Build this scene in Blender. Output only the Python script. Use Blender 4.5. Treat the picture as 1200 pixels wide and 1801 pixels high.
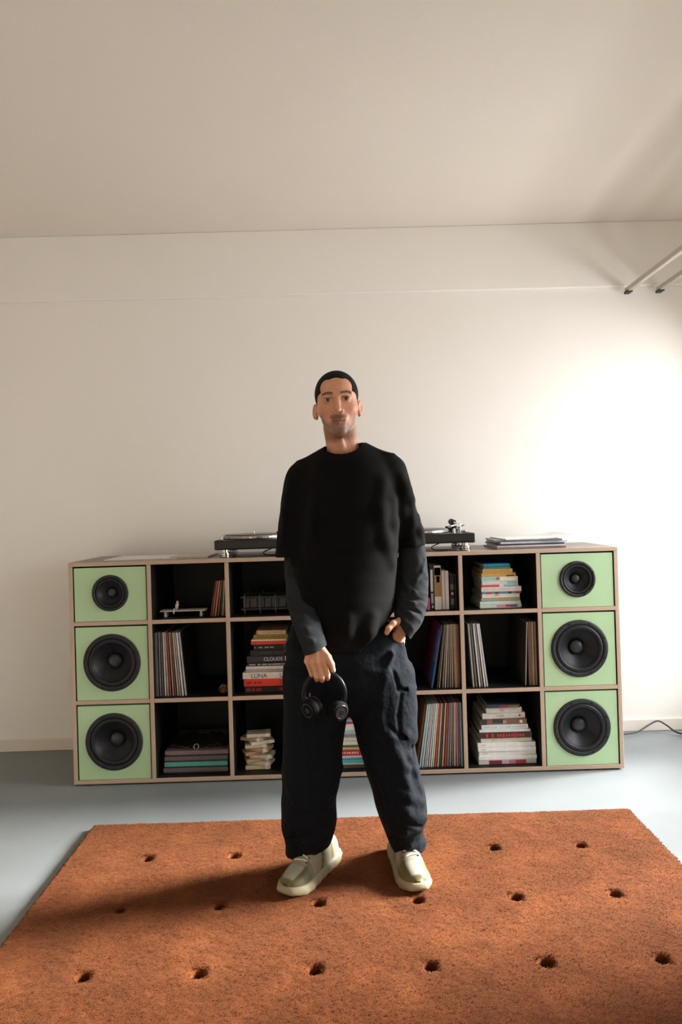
import bpy, bmesh, math, random
import numpy as np
from mathutils import Vector, Matrix

for o in list(bpy.data.objects):
    bpy.data.objects.remove(o)
S = bpy.context.scene
COL = S.collection
rnd = random.Random(7)

# ------------------------------------------------------------------ camera
FPX, IW, IH = 1200.0, 1200.0, 1801.0
CAM = np.array([-0.0092, 0.0, 1.3243])
PITCH, YAW, ROLL, SHIFT = 0.0052, -0.0026, -0.0298, -13.2
fwd = np.array([-math.sin(YAW) * math.cos(PITCH), math.cos(YAW) * math.cos(PITCH), math.sin(PITCH)])
rgt = np.array([math.cos(YAW), math.sin(YAW), 0.0])
upv = np.cross(rgt, fwd)
AX = math.cos(ROLL) * rgt + math.sin(ROLL) * upv
AY = -math.sin(ROLL) * rgt + math.cos(ROLL) * upv
cd = bpy.data.cameras.new('camera')
cd.sensor_fit = 'VERTICAL'
cd.sensor_height = 36.0
cd.lens = FPX / IH * 36.0
cd.shift_y = SHIFT / IH
cd.clip_start = 0.05
cam = bpy.data.objects.new('camera', cd)
COL.objects.link(cam)
cam.matrix_world = Matrix(((AX[0], AY[0], -fwd[0], CAM[0]), (AX[1], AY[1], -fwd[1], CAM[1]),
                           (AX[2], AY[2], -fwd[2], CAM[2]), (0, 0, 0, 1)))
S.camera = cam


def at(u, v, Y):
    """photograph pixel (1200x1801) -> world point on the plane y = Y"""
    d = fwd + AX * (u - IW / 2) / FPX - AY * (v - IH / 2 - SHIFT) / FPX
    return CAM + d * (Y - CAM[1]) / d[1]


# ------------------------------------------------------------------ light
S.view_settings.view_transform = 'Standard'
S.view_settings.look = 'None'
S.view_settings.exposure = 0.88
S.view_settings.gamma = 1.0
S.view_settings.use_curve_mapping = False
W = bpy.data.worlds.new('world')
S.world = W
W.use_nodes = True
W.node_tree.nodes['Background'].inputs[0].default_value = (0.62, 0.74, 0.9, 1)
W.node_tree.nodes['Background'].inputs[1].default_value = 0.6

ROOM_L, ROOM_R, ROOM_B, WALL_Y, CEIL_Z = -2.45, 2.2, -2.6, 3.899, 2.915
WALL_ROT = 0.0067


def wall_y(x):
    return WALL_Y + WALL_ROT * x


def area(name, loc, rot, sx, sy, power, col):
    l = bpy.data.lights.new(name, 'AREA')
    l.shape = 'RECTANGLE'
    l.size, l.size_y, l.energy, l.color = sx, sy, power, col
    o = bpy.data.objects.new(name, l)
    COL.objects.link(o)
    o.location = loc
    o.rotation_euler = rot
    return o


WIN = (2.25, 3.72, 0.3, 2.2)       # y0, y1, z0, z1 of the window beside the shelf
FILL_OPENING = (-2.2, 0.2, 0.35, 2.15)     # unseen opening behind the camera, added for fill light
REVEAL = 0.3                       # wall thickness at both openings
for n, w, p in (('window_daylight', WIN, 68), ('window_daylight_rear', FILL_OPENING, 32)):  # the rear one is added fill, no known window there
    la = area(n, (ROOM_R + 0.75, (w[0] + w[1]) / 2, (w[2] + w[3]) / 2 + 0.4), (0, math.radians(74), 0),
              w[3] - w[2] + 0.1, w[1] - w[0] + 0.2, p, (0.97, 0.98, 1.0))
    la.data.spread = math.radians(150)
# hazy sun, very soft, coming in low through the window from the right
sl_ = bpy.data.lights.new('hazy_sun', 'SUN')
sl_.energy = 13
sl_.angle = math.radians(17)
sl_.color = (1.0, 0.98, 0.95)
so_ = bpy.data.objects.new('hazy_sun', sl_)
COL.objects.link(so_)
so_.rotation_euler = Vector((-1.0, -0.23, -0.42)).to_track_quat('-Z', 'Y').to_euler()

# ------------------------------------------------------------------ helpers


def lin(c):
    if isinstance(c, str):
        c = c.lstrip('#')
        c = tuple(int(c[i:i + 2], 16) for i in (0, 2, 4))
    return tuple(((x / 255) / 12.92 if x / 255 <= 0.04045 else ((x / 255 + 0.055) / 1.055) ** 2.4) for x in c[:3])


MATS = {}


def mat(name, col, rough=0.6, metal=0.0, var=0.06, scale=12.0, bump=0.0, bscale=60.0, spec=0.5, sheen=0.0,
        attr=None, coat=0.0, stretch=None):
    """procedural principled material: noise-varied colour and fine relief"""
    if name in MATS:
        return MATS[name]
    m = bpy.data.materials.new(name)
    m.use_nodes = True
    nt = m.node_tree
    b = nt.nodes['Principled BSDF']
    b.inputs['Roughness'].default_value = rough
    b.inputs['Metallic'].default_value = metal
    b.inputs['Specular IOR Level'].default_value = spec
    if coat:
        b.inputs['Coat Weight'].default_value = coat
        b.inputs['Coat Roughness'].default_value = 0.12
    if sheen:
        b.inputs['Sheen Weight'].default_value = sheen
        b.inputs['Sheen Roughness'].default_value = 0.5
    tc = nt.nodes.new('ShaderNodeTexCoord')
    mp = nt.nodes.new('ShaderNodeMapping')
    nt.links.new(tc.outputs['Object'], mp.inputs['Vector'])
    if stretch:
        mp.inputs['Scale'].default_value = stretch
    no = nt.nodes.new('ShaderNodeTexNoise')
    no.inputs['Scale'].default_value = scale
    no.inputs['Detail'].default_value = 5
    nt.links.new(mp.outputs['Vector'], no.inputs['Vector'])
    mx = nt.nodes.new('ShaderNodeMix')
    mx.data_type = 'RGBA'
    mx.blend_type = 'MULTIPLY'
    mx.inputs['Factor'].default_value = 1.0
    rp = nt.nodes.new('ShaderNodeMapRange')
    rp.inputs['From Min'].default_value = 0.3
    rp.inputs['From Max'].default_value = 0.7
    rp.inputs['To Min'].default_value = 1 - var
    rp.inputs['To Max'].default_value = 1 + var
    nt.links.new(no.outputs['Fac'], rp.inputs['Value'])
    if attr:
        at_ = nt.nodes.new('ShaderNodeAttribute')
        at_.attribute_name = attr
        nt.links.new(at_.outputs['Color'], mx.inputs['A'])
    else:
        mx.inputs['A'].default_value = (*lin(col), 1)
    nt.links.new(rp.outputs['Result'], mx.inputs['B'])
    nt.links.new(mx.outputs['Result'], b.inputs['Base Color'])
    if bump:
        n2 = nt.nodes.new('ShaderNodeTexNoise')
        n2.inputs['Scale'].default_value = bscale
        n2.inputs['Detail'].default_value = 4
        nt.links.new(mp.outputs['Vector'], n2.inputs['Vector'])
        bp = nt.nodes.new('ShaderNodeBump')
        bp.inputs['Strength'].default_value = bump
        bp.inputs['Distance'].default_value = 0.01
        nt.links.new(n2.outputs['Fac'], bp.inputs['Height'])
        nt.links.new(bp.outputs['Normal'], b.inputs['Normal'])
    MATS[name] = m
    return m


def paint(c, rough=0.55):
    """paper / print colour from a hex code"""
    if not isinstance(c, str):
        c = '#%02x%02x%02x' % tuple(c)
    return mat('print_' + c.strip('#'), c, rough, var=0.08, scale=40)


def tag(o, label=None, cat=None, group=None, kind=None):
    if label:
        o['label'] = label
    if cat:
        o['category'] = cat
    if group:
        o['group'] = group
    if kind:
        o['kind'] = kind
    return o


def empty(name, loc, label, cat, group=None):
    o = bpy.data.objects.new(name, None)
    o.empty_display_size = 0.05
    COL.objects.link(o)
    o.location = loc
    return tag(o, label, cat, group)


def link(name, me, m=None, parent=None, loc=(0, 0, 0), rot=(0, 0, 0), smooth=False, world=False):
    if m is not None and not me.materials:
        for mm in (m if isinstance(m, (list, tuple)) else [m]):
            me.materials.append(mm)
    if smooth:
        me.polygons.foreach_set('use_smooth', [True] * len(me.polygons))
    o = bpy.data.objects.new(name, me)
    COL.objects.link(o)
    if parent is not None:
        o.parent = parent
        if world:            # mesh is in world coordinates
            p, q = Vector((0, 0, 0)), parent
            while q is not None:
                p += Vector(q.location)
                q = q.parent
            loc = Vector(loc) - p
    o.location = loc
    o.rotation_euler = rot
    return o


def bm_mesh(bm, name='m'):
    me = bpy.data.meshes.new(name)
    bmesh.ops.recalc_face_normals(bm, faces=bm.faces)
    bm.to_mesh(me)
    bm.free()
    return me


def box_me(sx, sy, sz, bev=0.0, org=(0, 0, 0), seg=1):
    """box centred on org"""
    bm = bmesh.new()
    bmesh.ops.create_cube(bm, size=1)
    for v in bm.verts:
        v.co = Vector((v.co.x * sx + org[0], v.co.y * sy + org[1], v.co.z * sz + org[2]))
    if bev:
        bmesh.ops.bevel(bm, geom=list(bm.edges), offset=bev, segments=seg, affect='EDGES', profile=0.5)
    return bm_mesh(bm)


def span_me(x0, x1, y0, y1, z0, z1, bev=0.0, seg=1):
    return box_me(x1 - x0, y1 - y0, z1 - z0, bev, ((x0 + x1) / 2, (y0 + y1) / 2, (z0 + z1) / 2), seg)


def lathe_me(prof, n=40, axis='z', close=False):
    """prof: list of (r, h)"""
    vs, fs = [], []
    m = len(prof)
    for i in range(n):
        a = 2 * math.pi * i / n
        for r, h in prof:
            x, y = r * math.cos(a), r * math.sin(a)
            vs.append((x, y, h) if axis == 'z' else ((x, h, y) if axis == 'y' else (h, x, y)))
    for i in range(n):
        j = (i + 1) % n
        for k in range(m - 1 + (1 if close else 0)):
            k2 = (k + 1) % m
            fs.append((i * m + k, j * m + k, j * m + k2, i * m + k2))
    bm = bmesh.new()
    me = bpy.data.meshes.new('lathe')
    me.from_pydata(vs, [], fs)
    bm.from_mesh(me)
    bmesh.ops.remove_doubles(bm, verts=bm.verts, dist=1e-6)
    bmesh.ops.recalc_face_normals(bm, faces=bm.faces)
    bm.to_mesh(me)
    bm.free()
    return me


def tube_me(pts, r, n=8, cap=True):
    """tube along points; r scalar or list"""
    P = [Vector(p) for p in pts]
    R = r if isinstance(r, (list, tuple)) else [r] * len(P)
    vs, fs = [], []
    t0 = (P[1] - P[0]).normalized()
    nrm = t0.orthogonal().normalized()
    for i, p in enumerate(P):
        t = (P[min(i + 1, len(P) - 1)] - P[max(i - 1, 0)]).normalized()
        nrm = (nrm - t * nrm.dot(t)).normalized()
        bn = t.cross(nrm)
        for k in range(n):
            a = 2 * math.pi * k / n
            vs.append(p + (nrm * math.cos(a) + bn * math.sin(a)) * R[i])
    for i in range(len(P) - 1):
        for k in range(n):
            k2 = (k + 1) % n
            fs.append((i * n + k, i * n + k2, (i + 1) * n + k2, (i + 1) * n + k))
    if cap:
        fs.append(tuple(range(n))[::-1])
        fs.append(tuple((len(P) - 1) * n + k for k in range(n)))
    me = bpy.data.meshes.new('tube')
    me.from_pydata(vs, [], fs)
    return me


def spline(pts, n=8):
    """Catmull-Rom through the points"""
    P = [np.array(p, float) for p in pts]
    P = [2 * P[0] - P[1]] + P + [2 * P[-1] - P[-2]]
    out = []
    for i in range(1, len(P) - 2):
        for k in range(n):
            t = k / n
            a, b, c, d = P[i - 1], P[i], P[i + 1], P[i + 2]
            out.append(0.5 * (2 * b + (c - a) * t + (2 * a - 5 * b + 4 * c - d) * t * t + (3 * b - a - 3 * c + d) * t ** 3))
    out.append(P[-2])
    return out


def text_me(s, size, extrude=0.0):
    c = bpy.data.curves.new('lettering', 'FONT')
    c.body = s
    c.size = size
    c.align_x = 'LEFT'
    c.extrude = extrude
    o = bpy.data.objects.new('lettering_tmp', c)
    COL.objects.link(o)
    dg = bpy.context.evaluated_depsgraph_get()
    me = bpy.data.meshes.new_from_object(o.evaluated_get(dg))
    bpy.data.objects.remove(o)
    return me


ORD = ['first', 'second', 'third', 'fourth', 'fifth', 'sixth', 'seventh', 'eighth', 'ninth', 'tenth', 'eleventh',
       'twelfth', 'thirteenth', 'fourteenth', 'fifteenth', 'sixteenth', 'seventeenth', 'eighteenth', 'nineteenth',
       'twentieth', 'twenty-first', 'twenty-second']

# ------------------------------------------------------------------ room shell
M_WALL = mat('wall_paint', '#f3eee6', 0.9, var=0.012, scale=1.5, bump=0.04, bscale=90)
M_CEIL = mat('ceiling_paint', '#e6dccf', 0.95, var=0.012, scale=1.2, bump=0.05, bscale=70)
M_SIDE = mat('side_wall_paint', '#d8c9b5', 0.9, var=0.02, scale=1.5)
M_FLOOR = mat('floor_screed', '#7e8384', 0.42, var=0.05, scale=2.2, bump=0.015, bscale=30, spec=0.4)
M_TRIM = mat('trim_paint', '#e6ddd0', 0.6, var=0.01)


def struct(name, me, m, parent=None):
    o = link(name, me, m, parent)
    o['kind'] = 'structure'
    return o


def skew(me):
    for v in me.vertices:
        v.co.y += WALL_ROT * v.co.x
    return me


struct('floor', span_me(ROOM_L, ROOM_R, ROOM_B, WALL_Y + 0.1, -0.06, 0), M_FLOOR)
struct('ceiling', span_me(ROOM_L, ROOM_R, ROOM_B, WALL_Y + 0.1, CEIL_Z, CEIL_Z + 0.1), M_CEIL)
struct('wall_back', skew(span_me(ROOM_L, ROOM_R, WALL_Y, WALL_Y + 0.12, 0, CEIL_Z)), M_WALL)
# slightly proud plaster band under the ceiling
struct('trim_1', skew(span_me(ROOM_L, ROOM_R, WALL_Y - 0.022, WALL_Y, 2.545, CEIL_Z, 0.004, 2)), M_WALL)
struct('wall_left', span_me(ROOM_L - 0.1, ROOM_L, ROOM_B, WALL_Y, 0, CEIL_Z), M_SIDE)
struct('wall_rear', span_me(ROOM_L, ROOM_R, ROOM_B - 0.1, ROOM_B, 0, CEIL_Z), M_SIDE)
# right wall with the window opening and the added fill opening
bm = bmesh.new()
wz0, wz1 = WIN[2], WIN[3]
for (a, b, c, d) in ((ROOM_B, WALL_Y, 0, wz0), (ROOM_B, WALL_Y, wz1, CEIL_Z), (ROOM_B, FILL_OPENING[0], wz0, wz1),
                     (FILL_OPENING[1], WIN[0], wz0, wz1), (WIN[1], WALL_Y, wz0, wz1)):
    g = bmesh.ops.create_cube(bm, size=1)
    for v in g['verts']:
        v.co = Vector((ROOM_R + REVEAL / 2 + v.co.x * REVEAL, (a + b) / 2 + v.co.y * (b - a), (c + d) / 2 + v.co.z * (d - c)))
struct('wall_right', bm_mesh(bm), M_WALL)
for i, w in enumerate((WIN, FILL_OPENING)):
    bm = bmesh.new()
    yc, zc = (w[0] + w[1]) / 2, (w[2] + w[3]) / 2
    for (a, b, c, d) in ((w[0], w[1], w[2], w[2] + 0.05), (w[0], w[1], w[3] - 0.05, w[3]),
                         (w[0], w[0] + 0.05, w[2], w[3]), (w[1] - 0.05, w[1], w[2], w[3]), (yc - 0.03, yc + 0.03, w[2], w[3])):
        g = bmesh.ops.create_cube(bm, size=1)
        for v in g['verts']:
            v.co = Vector((ROOM_R + REVEAL - 0.05 + v.co.x * 0.05, (a + b) / 2 + v.co.y * (b - a), (c + d) / 2 + v.co.z * (d - c)))
    struct('window_%d' % (i + 1), bm_mesh(bm), M_TRIM)  # second frame only dresses the added fill opening
BB = struct('baseboard_back', skew(span_me(ROOM_L, ROOM_R, WALL_Y - 0.014, WALL_Y, 0, 0.068, 0.004, 2)), M_TRIM)
struct('baseboard_left', span_me(ROOM_L, ROOM_L + 0.014, ROOM_B, WALL_Y - 0.06, 0, 0.068), M_TRIM)

# curtain rails running from the back wall towards the camera, high on the right
M_RAIL = mat('rail_white', '#b9b1a2', 0.45, var=0.02)
M_DARKEND = mat('rail_end_dark', '#2a2622', 0.5)
for k, (u, v, x2, lab) in enumerate(((1107, 509, 1.60, 'inner white curtain rail reaching the back wall, nearer the room'),
                                     (1163, 507, 1.79, 'outer white curtain rail beside the window, shorter one in view'))):
    p = at(u, v, 3.85)
    r = empty('curtain_rail', (p[0], wall_y(p[0]) - 0.03, p[2]), lab, 'curtain rail', 'curtain rails')
    L = 3.4
    link('rail', span_me(-0.014, 0.014, -L, 0.0, -0.011, 0.016, 0.003), M_RAIL, r)
    link('end_cap', span_me(-0.0155, 0.0155, -0.045, 0.006, -0.017, -0.002, 0.002), M_DARKEND, r)
    for q in (1.0, 1.9, 2.9):
        link('bracket', span_me(-0.008, 0.008, -q - 0.01, -q + 0.01, 0.0165, CEIL_Z - p[2]), M_RAIL, r)

# ------------------------------------------------------------------ shelf unit
SD, SW, SH, SDEP, T = 3.3513, 2.70, 1.094, 0.47, 0.0195
COLP = (SW - T) / 7
SX0 = -SW / 2 + 0.002
ROWZ = [(0.8025, 1.0745), (0.4165, 0.783), (0.0275, 0.397)]   # openings, top row first


def col_x(i):
    return SX0 + T + COLP * i, SX0 + COLP * (i + 1)


M_LAM = mat('dark_laminate', '#080706', 0.6, var=0.05, scale=30)
M_TOP = mat('top_laminate', '#6a5d52', 0.35, var=0.05, scale=30, spec=0.5)
M_PLY = mat('birch_ply_edge', '#bfa58e', 0.6, var=0.09, scale=30, stretch=(1, 1, 12))
shelf = empty('record_shelf', (0, SD, 0), 'long low plywood shelf unit with dark inside and a grid of open cubes', 'shelf')


def board(name, x0, x1, z0, z1, y0=0.004, y1=SDEP, m=M_LAM, edge='h'):
    o = link(name, span_me(x0, x1, y0, y1, z0, z1), m, shelf)
    link('edge_band', span_me(x0, x1, 0.0, y0, z0, z1, 0.0008), M_PLY, o)
    return o


e = 0.0006
board('top_panel', SX0, SX0 + SW, 1.0745, 1.094, m=M_TOP)
board('bottom_panel', SX0, SX0 + SW, 0.008, 0.0275)
for i in (0, 7):
    x0 = SX0 + COLP * i
    for (a, b) in ((0.0275, 1.0745),):
        board('side_panel', x0, x0 + T, a + e, b - e)
for i in range(1, 7):
    x0 = SX0 + COLP * i
    board('divider', x0, x0 + T, 0.0275 + e, 1.0745 - e)
for i in range(7):
    x0, x1 = col_x(i)
    for z in (0.397, 0.783):
        board('shelf_board', x0 + e, x1 - e, z, z + T)
link('back_panel', span_me(SX0 + T, SX0 + SW - T, SDEP - 0.012, SDEP, 0.0285, 1.0735), M_LAM, shelf)
for x in (-1.2, 0.0, 1.2):
    link('foot', span_me(x - 0.04, x + 0.04, 0.05, 0.42, 0, 0.008), M_LAM, shelf)

# ------------------------------------------------------------------ speakers
M_GREEN = mat('green_lacquer', '#b4d3a6', 0.42, var=0.03, scale=6, spec=0.4)
M_RING = mat('driver_ring', '#27282a', 0.6, spec=0.35, var=0.05)
M_SURR = mat('driver_surround', '#1c1c1f', 0.45, spec=0.35, var=0.05)
M_CONE = mat('driver_cone', '#1d1e22', 0.45, spec=0.35, var=0.08, scale=40)
M_CAP = mat('dust_cap', '#303338', 0.35, var=0.05)
M_SCREW = mat('screw_black', '#0a0a0a', 0.4, metal=0.3)


def baffle_me(x0, x1, z0, z1, cx, cz, R, th=0.018, n=64):
    vs, fs = [], []
    for i in range(n):
        a = 2 * math.pi * i / n
        c, s = math.cos(a), math.sin(a)
        tx = ((x1 - cx) / c) if c > 1e-9 else (((x0 - cx) / c) if c < -1e-9 else 1e9)
        tz = ((z1 - cz) / s) if s > 1e-9 else (((z0 - cz) / s) if s < -1e-9 else 1e9)
        t = min(tx, tz)
        # snap to the corner when the neighbouring ray leaves by another side
        ox, oz = cx + c * t, cz + s * t
        for (px, pz) in ((x0, z0), (x0, z1), (x1, z0), (x1, z1)):
            ca = math.atan2(pz - cz, px - cx)
            if abs(((a - ca + math.pi) % (2 * math.pi)) - math.pi) < math.pi / n + 1e-6:
                ox, oz = px, pz
        for (px, pz) in ((ox, oz), (cx + R * c, cz + R * s)):
            vs += [(px, 0, pz), (px, th, pz)]
    for i in range(n):
        j = (i + 1) % n
        o, p = i * 4, j * 4
        fs += [(o, p, p + 2, o + 2), (o + 1, o + 3, p + 3, p + 1), (o, o + 1, p + 1, p), (o + 2, p + 2, p + 3, o + 3)]
    bm = bmesh.new()
    me = bpy.data.meshes.new('baffle')
    me.from_pydata(vs, [], fs)
    bm.from_mesh(me)
    bmesh.ops.remove_doubles(bm, verts=bm.verts, dist=1e-6)
    bmesh.ops.recalc_face_normals(bm, faces=bm.faces)
    bm.to_mesh(me)
    bm.free()
    return me


drv_cache = {}


def driver(parent, cx, cz, R):
    if R not in drv_cache:
        k = R
        ring = lathe_me([(k, 0.002), (k, -0.004), (0.985 * k, -0.0065), (0.86 * k, -0.0065), (0.84 * k, -0.004), (0.83 * k, 0.004)], 56, 'y')
        pr = []
        for i in range(13):
            t = math.pi * i / 12
            rc, rr = 0.755 * k, 0.085 * k
            pr.append((rc + rr * math.cos(t), 0.003 - 0.085 * k * math.sin(t) * 0.9))
        surr = lathe_me(pr, 56, 'y')
        pr = [(0.675 * k, 0.002), (0.64 * k, 0.008)]
        for i in range(1, 9):
            t = i / 8
            pr.append((k * (0.64 - 0.44 * t), 0.008 + (0.36 * k) * (t ** 0.9)))
        pr.append((0.001, 0.38 * k + 0.008))
        cone = lathe_me(pr, 56, 'y')
        pr = []
        for i in range(9):
            t = math.pi / 2 * i / 8
            pr.append((0.25 * k * math.cos(t) + 1e-4, 0.33 * k - 0.13 * k * math.sin(t)))
        cap = lathe_me(pr, 32, 'y')
        scr = lathe_me([(0.0045, 0.001), (0.0045, -0.0022), (0.0015, -0.0022), (0.0012, -0.001), (0.0001, -0.001)], 10, 'y')
        drv_cache[R] = (ring, surr, cone, cap, scr)
    ring, surr, cone, cap, scr = drv_cache[R]
    d = link('driver', ring, M_RING, parent, (cx, 0, cz), smooth=True)
    link('surround', surr, M_SURR, d, smooth=True)
    link('cone', cone, M_CONE, d, smooth=True)
    link('dust_cap', cap, M_CAP, d, smooth=True)
    for i in range(8):
        a = math.pi / 8 + i * math.pi / 4
        link('screw', scr, M_SCREW, d, (0.92 * R * math.cos(a), -0.0062, 0.92 * R * math.sin(a)))
    return d


for c, side in ((0, 'left'), (6, 'right')):
    for r in range(3):
        x0, x1 = col_x(c)
        z0, z1 = ROWZ[r]
        R = 0.089 if r == 0 else 0.1405
        lab = {0: 'short pale green speaker with a small black driver, top of the %s column',
               1: 'pale green speaker with a large black driver, middle of the %s column',
               2: 'pale green speaker with a large black driver, bottom of the %s column'}[r] % side
        sp = empty('speaker', ((x0 + x1) / 2, SD + 0.004, z0), lab, 'speaker', 'green speakers built into the shelf')
        hx, hz = (x1 - x0) / 2, z1 - z0
        cz = hz / 2 + (0.0 if r else 0.002)
        link('front_panel', baffle_me(-hx + 0.006, hx - 0.006, 0.0012, hz - 0.008, 0, cz, R * 0.96), M_GREEN, sp)
        me = span_me(-hx + 0.004, hx - 0.004, 0.0185, 0.4, 0.0012, hz - 0.006)
        link('cabinet', me, M_LAM, sp)
        # open the cabinet front so that the cone can sit in it
        b2 = bmesh.new()
        b2.from_mesh(me)
        ff = [f for f in b2.faces if f.normal.y < -0.9]
        bmesh.ops.delete(b2, geom=ff, context='FACES')
        b2.to_mesh(me)
        b2.free()
        driver(sp, 0, cz, R)

# ------------------------------------------------------------------ records (upright sleeves)
rec_cache = {}


def record(name, xb, xt, z0, th, h, dep, yf, spine, cover, label, group, cat='record'):
    """thin sleeve standing on z0: bottom edge at xb, top edge at xt (centres), front at yf"""
    me = box_me(th, dep, h, min(0.0008, th * 0.3), (0, dep / 2, h / 2))
    ma, mb = paint(spine), paint(cover)
    me.materials.append(ma)
    me.materials.append(mb)
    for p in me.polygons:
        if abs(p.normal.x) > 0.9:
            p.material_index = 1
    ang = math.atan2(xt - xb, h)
    o = link(name, me, None, None, (xb, yf, z0 + abs(math.sin(ang)) * th / 2 + 0.0003), (0, ang, 0))
    return tag(o, label, cat, group)


CNAME = {}


def rec_row(place, row, specs, yf, h=0.315, dep=0.315, vb=1215, vt=1100, name='record_sleeve', kind='record sleeve', group=None, cat='record', col=0, side='R'):
    """specs: (bottom_u, top_u, thickness_px, spine, cover, words)"""
    z0 = ROWZ[row][0]
    n = len(specs)
    XB = [at(q[0], vb, yf)[0] for q in specs]
    XT = [at(q[1], vt, yf)[0] for q in specs]
    TH = [q[2] / 358.0 for q in specs]
    c0, c1 = col_x(col)
    order = range(n - 1, -1, -1) if side == 'R' else range(n)
    lb = lt = (c1 - 0.0012) if side == 'R' else (c0 + 0.0012)
    for i in order:                 # sleeves stand side by side without cutting into each other or the divider
        hw = TH[i] / 2 + 0.0002
        if side == 'R':
            XB[i], XT[i] = min(XB[i], lb - hw), min(XT[i], lt - hw)
            XT[i] = max(XT[i], XB[i])
            lb, lt = XB[i] - hw, XT[i] - hw
        else:
            XB[i], XT[i] = max(XB[i], lb + hw), max(XT[i], lt + hw)
            XT[i] = min(XT[i], XB[i])
            lb, lt = XB[i] + hw, XT[i] + hw
    for i, (ub, ut, tp, sc, cc, wd) in enumerate(specs):
        xb, xt = XB[i], XT[i]
        tilt = (xt - xb)
        lab = '%s %s, %s from the left %s' % (wd, kind, ORD[i], place)
        rec = record(name, xb, xb + tilt, z0, tp / 358.0, h, dep, yf + rnd.uniform(-0.004, 0.006), sc, cc, lab, group, cat)
        if wd.startswith('blue and crimson'):
            t_ = tp / 358.0
            link('cover_panel', span_me(-t_ / 2 - 0.0006, -t_ / 2 + 0.0002, 0.002, 0.12, 0.02, 0.29), paint('#24649a'), rec)
            for q_ in range(9):
                link('cover_letter', span_me(-t_ / 2 - 0.0012, -t_ / 2 - 0.0005, 0.012, 0.046, 0.125 + q_ * 0.0185, 0.138 + q_ * 0.0185), paint('#d8608a'), rec)


# column 2, middle row: leaning against the left speaker
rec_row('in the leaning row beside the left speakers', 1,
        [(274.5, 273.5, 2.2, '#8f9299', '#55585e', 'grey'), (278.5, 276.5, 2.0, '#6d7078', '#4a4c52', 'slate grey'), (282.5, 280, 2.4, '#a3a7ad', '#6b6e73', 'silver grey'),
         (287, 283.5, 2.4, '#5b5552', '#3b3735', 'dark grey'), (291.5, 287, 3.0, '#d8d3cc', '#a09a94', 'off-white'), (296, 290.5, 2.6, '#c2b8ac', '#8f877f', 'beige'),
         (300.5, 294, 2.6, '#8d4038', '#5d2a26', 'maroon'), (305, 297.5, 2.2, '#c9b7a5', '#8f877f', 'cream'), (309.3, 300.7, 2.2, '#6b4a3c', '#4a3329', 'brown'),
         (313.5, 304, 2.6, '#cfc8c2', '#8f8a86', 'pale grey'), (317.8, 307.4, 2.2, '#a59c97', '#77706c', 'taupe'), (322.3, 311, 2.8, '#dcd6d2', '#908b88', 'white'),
         (327.3, 315, 3.0, '#a8adb5', '#232323', 'bluish grey')],  # last cover coloured near black to stand for its unlit face
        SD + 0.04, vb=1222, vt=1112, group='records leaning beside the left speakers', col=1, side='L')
# column 2, top row: seven-inch sleeves
rec_row('in the top row', 0,
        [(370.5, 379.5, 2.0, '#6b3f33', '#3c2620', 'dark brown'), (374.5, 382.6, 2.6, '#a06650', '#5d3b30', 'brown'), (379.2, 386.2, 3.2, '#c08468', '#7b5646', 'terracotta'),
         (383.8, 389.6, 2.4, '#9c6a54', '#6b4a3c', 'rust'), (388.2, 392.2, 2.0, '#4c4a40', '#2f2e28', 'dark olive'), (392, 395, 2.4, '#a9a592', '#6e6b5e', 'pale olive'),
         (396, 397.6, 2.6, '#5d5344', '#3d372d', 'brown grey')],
        SD + 0.06, h=0.178, dep=0.178, vb=1086, vt=1024, name='single_sleeve', kind='seven-inch sleeve', group='small sleeves in the top row', col=1)
# column 5, middle row
rec_row('in the row right of the man', 1,
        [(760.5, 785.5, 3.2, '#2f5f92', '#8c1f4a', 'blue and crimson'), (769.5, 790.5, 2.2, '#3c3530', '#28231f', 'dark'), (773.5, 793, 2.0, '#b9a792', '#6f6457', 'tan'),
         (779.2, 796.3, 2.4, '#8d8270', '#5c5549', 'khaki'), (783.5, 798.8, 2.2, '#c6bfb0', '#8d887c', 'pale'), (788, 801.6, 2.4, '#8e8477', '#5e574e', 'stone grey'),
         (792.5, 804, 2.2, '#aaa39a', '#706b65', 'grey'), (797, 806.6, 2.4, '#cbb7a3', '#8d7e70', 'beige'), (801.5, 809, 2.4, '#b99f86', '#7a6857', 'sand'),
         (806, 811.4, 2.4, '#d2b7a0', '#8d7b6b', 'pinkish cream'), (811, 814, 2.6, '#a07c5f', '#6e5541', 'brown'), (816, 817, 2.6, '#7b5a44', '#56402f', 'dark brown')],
        SD + 0.035, vb=1212, vt=1100, group='records leaning right of the man', col=4)
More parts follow.
